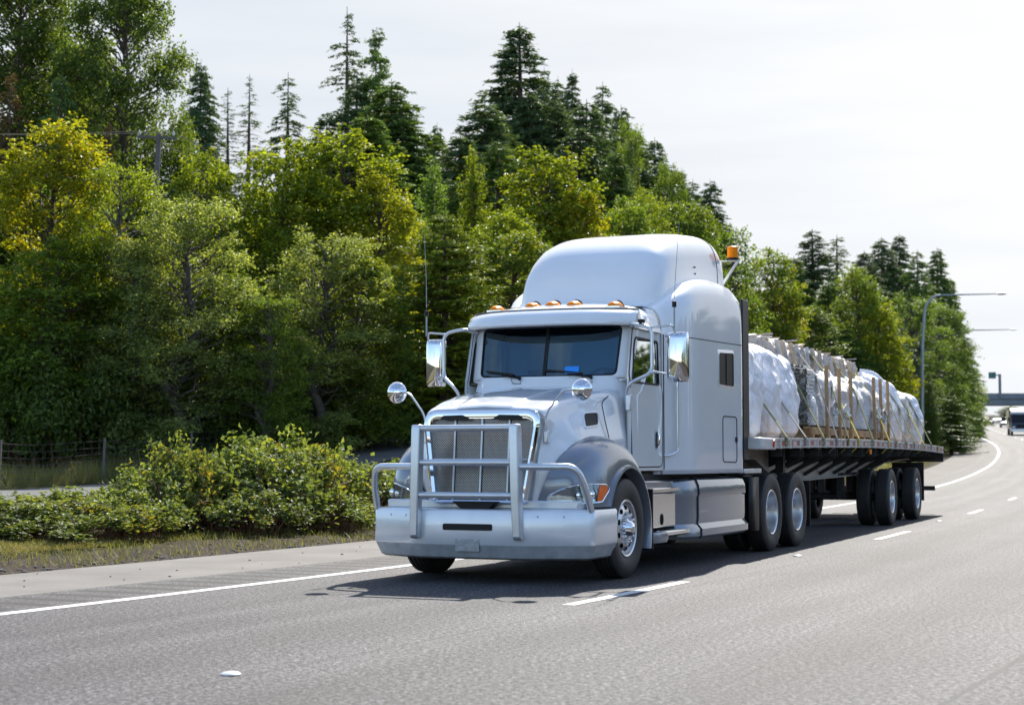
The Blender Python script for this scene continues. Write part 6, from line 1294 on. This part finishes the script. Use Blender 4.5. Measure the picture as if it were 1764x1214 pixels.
# the wood on the other side of the highway, beyond the right edge of the picture (mirrored in glass and chrome)
g = np.random.default_rng(77); V_ = []; Q_ = []; F_ = []; b = 0
src = broad_variant(91, H=14, Rr=3.6, per=60, nclump=110, leaf=0.42, clump_r=(0.8, 1.4))[0]; n = len(src.vertices); co = np.empty(n * 3, np.float32); src.vertices.foreach_get('co', co); co = co.reshape(-1, 3); qd = np.arange(n).reshape(-1, 4)
for k in range(52):
    s_ = -70 + k * 6.4 + g.uniform(-2, 2); o_ = 66 + g.uniform(-3, 8) + 6 * (k % 2); p = pos(s_, o_); sc_ = g.uniform(0.8, 1.25); a = g.uniform(0, 6.28); rot = np.array([[math.cos(a), -math.sin(a), 0], [math.sin(a), math.cos(a), 0], [0, 0, 1]])
    V_.append(co @ rot.T * np.array([1, 1, sc_]) + p); Q_.append(qd + b); b += n
me = np_mesh('far_side_wood', np.concatenate(V_), np.concatenate(Q_), [M['leaf']], {'rnd': ('FACE', g.random(sum(len(q) for q in Q_)))}); o = bpy.data.objects.new('far_side_wood', me); COL.objects.link(o); o.color = (0.07, 0.12, 0.02, 1); o['autumn'] = 0.15; tag(o, 'dense wood along the opposite side of the highway', 'wood', kind='stuff')
# ================================================================== FENCE, POLES, LAMPS, TRAFFIC, OVERPASS
FO = -14.5
fs = [25.25 + 3.75 * k for k in range(10)]
fn = thing('wire_fence', 'wire mesh fence on thin steel posts along the foot of the wood', 'fence', tuple(float(v) for v in pos(fs[0], FO)))
O0 = Vector(fn.location)
def fp(s, h, sag=0.0): p = pos(s, FO); return Vector((float(p[0]), float(p[1]), float(p[2]) + h)) - O0
for s in fs:
    m = MB(); b = fp(s, -0.1); t = fp(s, 1.0); m.beam(b, t + Vector((0.03, 0, 0)), 0.045, 0.045); m.obj('post', M['greypole'], fn, smooth=0)
m = MB()
for h in (0.08, 0.22, 0.36, 0.5, 0.64, 0.78, 0.93):
    m.tube([fp(s, h - 0.05 * math.sin(PI * ((s - fs[0]) % 3.75) / 3.75) * (1 + 0.6 * math.sin(s))) for s in np.arange(fs[0], fs[-1] + 0.1, 0.3125)], 0.004, 3)
for s in np.arange(fs[0], fs[-1], 0.3): m.tube([fp(s, 0.08), fp(s, 0.9)], 0.003, 3)
m.obj('wire_mesh', M['wire'], fn, weld=False)
# street lamps
def street_lamp(px, ytop, d, xarm, label):
    x = (px - 882) / 2945 * d; z0 = gz(x, d); zt = 1.25 + (785 - ytop) / 2945 * d; H = zt - z0; armx = (xarm - px) / 2945 * d; e = thing('street_lamp', label, 'street lamp', (x, d, z0), 0, 'tall curved street lamps on the left bank'); ad_ = Vector((0.97, -0.22, 0))
    P = [(0, 0, 0), (0.02, 0, H * 0.35), (0.10, 0, H * 0.7), (0.25, 0, H * 0.87)] ; P = [Vector(p) for p in P]; r = 1.1; 
    pth = P + [Vector((0.25, 0, H * 0.87)) + ad_ * (r * (1 - math.cos(t))) + Vector((0, 0, (H * 0.13 - 0.05) * math.sin(t))) for t in np.linspace(0.25, PI / 2, 7)]
    endp = pth[-1] + ad_ * max(0.5, armx - 1.3); MBt = MB(); MBt.tube(pth, list(np.linspace(0.12, 0.07, len(pth))), 12); MBt.obj('pole', M['steelpole'], e)
    MB().tube([pth[-1] - ad_ * 0.02, endp], [0.06, 0.035], 8).obj('arm', M['steelpole'], e)
    m = MB(); hl_ = [(0, 0.05, 0.03), (0.15, 0.11, 0.07), (0.45, 0.12, 0.08), (0.7, 0.06, 0.03)]
    m.loft([[endp + ad_ * a + Vector((0, b * math.cos(t), c_ * math.sin(t))) for t in np.linspace(0, 2 * PI, 11)[:-1]] for a, b, c_ in hl_], True, True, True); m.obj('lamp_head', M['steelpole'], e)
    MB().lathe([(0.2, 0), (0.2, 0.06), (0.13, 0.1)], 16, 'Z').obj('base_collar', M['concrete'], e)
street_lamp(1588, 507, 116, 1714, 'nearer grey street lamp with long curved arm rising beyond the load')
street_lamp(1653, 568, 172, 1738, 'farther smaller street lamp near the right end of the trees')
# utility pole with crossarm and wires
d = 49.5; x = (262 - 882) / 2945 * d; z0 = gz(x, d); zt = 1.25 + (785 - 226) / 2945 * d
up = thing('utility_pole', 'weathered wooden utility pole with one crossarm standing among the trees', 'utility pole', (x, d, z0)); H = zt - z0
MB().tube([(-0.3, 0, -0.3), (0.1, 0, H)], [0.11, 0.075], 12).obj('pole', M['greypole'], up)
MB().beam((-0.5, -0.15, H - 0.12), (0.6, 0.1, H - 0.12), 0.07, 0.08).obj('crossarm', M['greypole'], up)
for k in (-0.45, 0.52): MB().lathe([(0.03, 0), (0.045, 0.04), (0.03, 0.08), (0.02, 0.14), (0.0005, 0.15)], 10, 'Z').obj('insulator', M['white2'], up, loc=(k, -0.03 + 0.13 * k, H - 0.06))
pl = Vector((x, d, z0 + H + 0.06))
for q, (k, dzz) in enumerate(((-0.45, 0), (0.52, 0), (0.1, -1.3))):
    a = pl + Vector((k, 0.1 * k, dzz)); m = MB()
    for tgt, sagv in ((Vector((-21.5, 33.0, 1.25 + 640 / 2945 * 33.0 + 0.5 * dzz)), 0.4), (Vector((-6.0, 92.0, 1.25 + 500 / 2945 * 80 + dzz)), 0.9)):
        m.tube([a.lerp(tgt + Vector((k * 0.8, 0, 0)), t) + Vector((0, 0, -4 * sagv * t * (1 - t))) for t in np.linspace(0, 1, 14)], 0.009, 4)
    tag(m.obj('power_line', M['wire']), ['power line on the outer left end of the crossarm', 'power line on the outer right end of the crossarm', 'lower cable hung below the crossarm of the utility pole'][q], 'cable', 'wires on the utility pole')
# ---- cars
def car(s, off, col, label, kind='car', toward=True, wd=1.85, ln=4.6, ht=1.45):
    p = pos(s, off, 0.0, zroad(s)); th = float(np.interp(s, _ss, _th)); e = thing('oncoming_' + kind if False else 'parked_car' if False else kind, label, 'car', tuple(float(v) for v in p), -th, 'cars coming round the far bend')
    h = wd / 2; pm = pbr('car_paint', col, 0.3, 0.4, 0.8, 0.03)
    # front faces -Y (towards the camera)
    prof = [(-ln / 2, 0.35), (-ln / 2 - 0.02, 0.55), (-ln / 2 + 0.08, 0.72), (-ln / 2 + 0.35, 0.84), (-ln * 0.21, 0.97), (ln * 0.36, 1.0), (ln / 2 - 0.05, 0.93), (ln / 2, 0.6), (ln / 2 - 0.03, 0.35)]
    secs = []
    for u in (-1, -0.97, -0.88, -0.6, 0, 0.6, 0.88, 0.97, 1): k = 1 - 0.06 * abs(u) ** 6; secs.append([(h * u, y * (1 - 0.05 * abs(u) ** 4), 0.3 + (z - 0.3) * k) for y, z in prof])
    MB().loft(secs, False, True, True).obj('body', pm, e, smooth=50)
    g_ = MB(); c0 = [(-ln * 0.22, 0.96), (-ln * 0.07, ht - 0.03), (ln * 0.1, ht), (ln * 0.28, ht - 0.05), (ln * 0.4, 0.99)]
    g_.loft([[(h * u * (0.93 - 0.16 * (z - 0.95) / (ht - 0.95)), y, z) for y, z in c0] for u in (-1, -0.6, 0, 0.6, 1)], False, True, True); g_.obj('windows', M['blackgloss'], e, smooth=20)
    r_ = MB(); r_.loft([[(h * u * 0.78, y, z + 0.012) for y, z in [(-ln * 0.07, ht - 0.03), (ln * 0.1, ht), (ln * 0.28, ht - 0.05)]] for u in (-1, 0, 1)]); r_.obj('roof', pm, e, solid=0.02)
    for sx in (-1, 1):
        for y in (-ln * 0.31, ln * 0.3):
            w_ = bpy.data.objects.new('wheel', None); COL.objects.link(w_); w_.parent = e; w_.location = (sx * (h - 0.09), y, 0.33); w_.rotation_euler = (0, 0, 0 if sx > 0 else PI)
            MB().lathe([(0.2, -0.1), (0.31, -0.11), (0.33, -0.07), (0.33, 0.07), (0.31, 0.11), (0.2, 0.1)], 24).obj('tyre', M['tyre'], w_); MB().lathe([(0.2, 0.09), (0.15, 0.06), (0.0005, 0.08)], 16).obj('rim', M['alu'], w_)
        m = MB(); m.ball((sx * h * 0.76, -ln / 2 + 0.1, 0.68), 0.13, 12, 8, 1.4, 0.7, 0.6); m.obj('headlight', M['chrome'], e)
        m = MB(); m.ball((sx * (h + 0.08), -ln * 0.14, 1.0), 0.09, 8, 6, 1.1, 0.7, 0.8); m.obj('wing_mirror', pm, e)
    m = MB(); m.box(-h * 0.5, h * 0.5, -ln / 2 - 0.03, -ln / 2 + 0.02, 0.42, 0.66); m.obj('grille', M['black'], e, bevel=0.02)
    return e
car(290, 6.9, (0.12, 0.14, 0.15), 'dark green grey car nearest the oncoming truck', 'car', ht=1.65, wd=1.95)
car(345, 7.7, (0.7, 0.7, 0.7), 'white car farther back between the dark cars', 'car', ht=1.5)
car(352, 5.3, (0.06, 0.06, 0.07), 'dark car farthest left at the far bend', 'car', ht=1.45)
car(320, 10.5, (0.35, 0.36, 0.38), 'grey car far back under the overpass', 'car', ht=1.5)
# box truck at the right edge
s_, o_ = 213.0, 5.0; p = pos(s_, o_, 0, zroad(s_)); th = float(np.interp(s_, _ss, _th))
bt = thing('box_truck', 'white roofed truck with dark front coming round the bend at the right edge', 'truck', tuple(float(v) for v in p), -th)
wp = pbr('truck_white', (0.62, 0.63, 0.65), 0.35, 0, 0.5); dk = pbr('truck_dark', (0.035, 0.045, 0.06), 0.35, 0.2, 0.5)
m = MB(); m.loft([[(u * 1.15, y, z) for y, z in [(-0.1, 0.55), (-0.12, 1.1), (0.1, 1.45), (0.75, 1.55), (1.05, 2.5), (1.9, 2.75), (2.3, 2.75), (2.3, 0.55)]] for u in (-1, -0.96, 0, 0.96, 1)], False, True, True); m.obj('cab', dk, bt, bevel=0.04)
m = MB(); m.loft([[(u * 1.02, 0.76 + 0.29 * t - 0.02, 1.6 + 0.85 * t) for t in (0, 0.5, 1)] for u in (-1, 0, 1)]); m.obj('windscreen', M['blackgloss'], bt, smooth=0)
m = MB(); m.loft([[(u * 1.1, y, z) for y, z in [(1.0, 2.52), (1.5, 3.0), (2.35, 3.25), (2.35, 2.6)]] for u in (-1, -0.9, 0, 0.9, 1)], False, True, True); m.obj('roof_deflector', pbr('truck_grey', (0.3, 0.32, 0.34), 0.4), bt, smooth=40)
m = MB(); m.box(-1.25, 1.25, 2.45, 9.5, 1.0, 3.1); m.obj('cargo_box', dk, bt, bevel=0.03)
m = MB(); m.box(-1.2, 1.2, -0.22, -0.05, 0.45, 0.8); m.obj('bumper', M['bumper'], bt, bevel=0.04)
m = MB(); m.box(-0.55, 0.55, -0.16, -0.1, 0.85, 1.3); m.obj('grille', M['black'], bt, bevel=0.01)
for sx in (-1, 1):
    m = MB(); m.ball((sx * 0.88, -0.1, 0.98), 0.15, 12, 8, 1.2, 0.5, 0.8); m.obj('headlight', M['chrome'], bt)
    m = MB(); m.box(sx * 1.38 - 0.1, sx * 1.38 + 0.1, 0.7, 0.8, 1.7, 2.2); m.tube([(sx * 1.1, 0.9, 2.2), (sx * 1.38, 0.75, 2.2)], 0.02); m.obj('mirror', M['black'], bt, bevel=0.02)
    for y in (0.9, 7.6): 
        w_ = bpy.data.objects.new('wheel', None); COL.objects.link(w_); w_.parent = bt; w_.location = (sx * 1.05, y, 0.48); w_.rotation_euler = (0, 0, 0 if sx > 0 else PI)
        MB().lathe(tyre_prof(0.27, 0.48, 0.27), 28).obj('tyre', M['tyre'], w_); MB().lathe([(0.28, 0.1), (0.2, 0.04), (0.0005, 0.08)], 18).obj('rim', M['alu'], w_)
# overpass
oy = 346.0
def at(px, py, d): return Vector(((px - 882) / 2945 * d, d, 1.25 + (785 - py) / 2945 * d))
ov = thing('overpass', 'grey concrete overpass crossing the highway in the far distance', 'bridge', (100, oy, float(zroad(345))))
zd0 = at(0, 697, oy).z - ov.location.z; zd1 = at(0, 684, oy).z - ov.location.z
m = MB(); m.box(-70, 60, -0.8, 9, zd0, zd1); m.box(-70, 60, -1.2, -0.8, zd1 - 0.35, zd1 + 0.1); m.obj('deck', M['concrete'], ov, smooth=0)
m = MB(); m.box(-70, 60, -1.1, -0.85, zd1 + 0.1, zd1 + 0.75); m.obj('parapet', M['concrete'], ov, smooth=0)
for xx in (-24, -4.5, 17, 36):
    m = MB(); m.loft([[(xx + a * math.cos(t), 4 + a * math.sin(t), z) for t in np.linspace(0, 2 * PI, 17)[:-1]] for a, z in ((0.7, -1), (0.7, zd0 - 1.0), (1.0, zd0 - 0.2), (1.0, zd0 + 0.02))], True, True, True); m.obj('pier', M['concrete'], ov)
m = MB(); m.box(-70, -26, 0, 12, -1, zd0 + 0.1); m.obj('abutment', M['concrete'], ov, smooth=0)
# sign mast on the overpass
mp_ = at(1723, 682, oy - 1.5); sm_ = thing('sign_mast', 'dark steel mast with a short arm and green sign above the overpass', 'sign mast', tuple(mp_)); hh = at(0, 645, oy).z - mp_.z
MB().tube([(0, 0, 0), (0, 0, hh)], 0.28, 10).obj('mast', M['concrete'], sm_); MB().tube([(0.1, 0, hh - 0.2), (-2.2, 0, hh - 0.2)], 0.14, 8).obj('arm', M['concrete'], sm_)
m = MB(); m.box(-2.3, -0.8, -0.2, -0.08, hh - 0.9, hh + 0.4); m.obj('sign_panel', pbr('faded_green_sign', (0.05, 0.16, 0.15), 0.5), sm_, bevel=0.05)
# distant trees beyond the overpass
for q, (px, tp, dd, hw_, cl_) in enumerate(((1712, 716, 420, 14, 'green'), (1735, 700, 430, 16, 'dark'), (1760, 705, 430, 16, 'green'), (1790, 700, 430, 18, 'dark'))):
    tree('maple', px, tp, dd, hw_, cl_, 0.1, 'hazy green tree far beyond the overpass, %s from the left' % ordn[q], 'trees beyond the overpass')
# wood on the slope behind the photographer's left, so that chrome mirrors a treeline
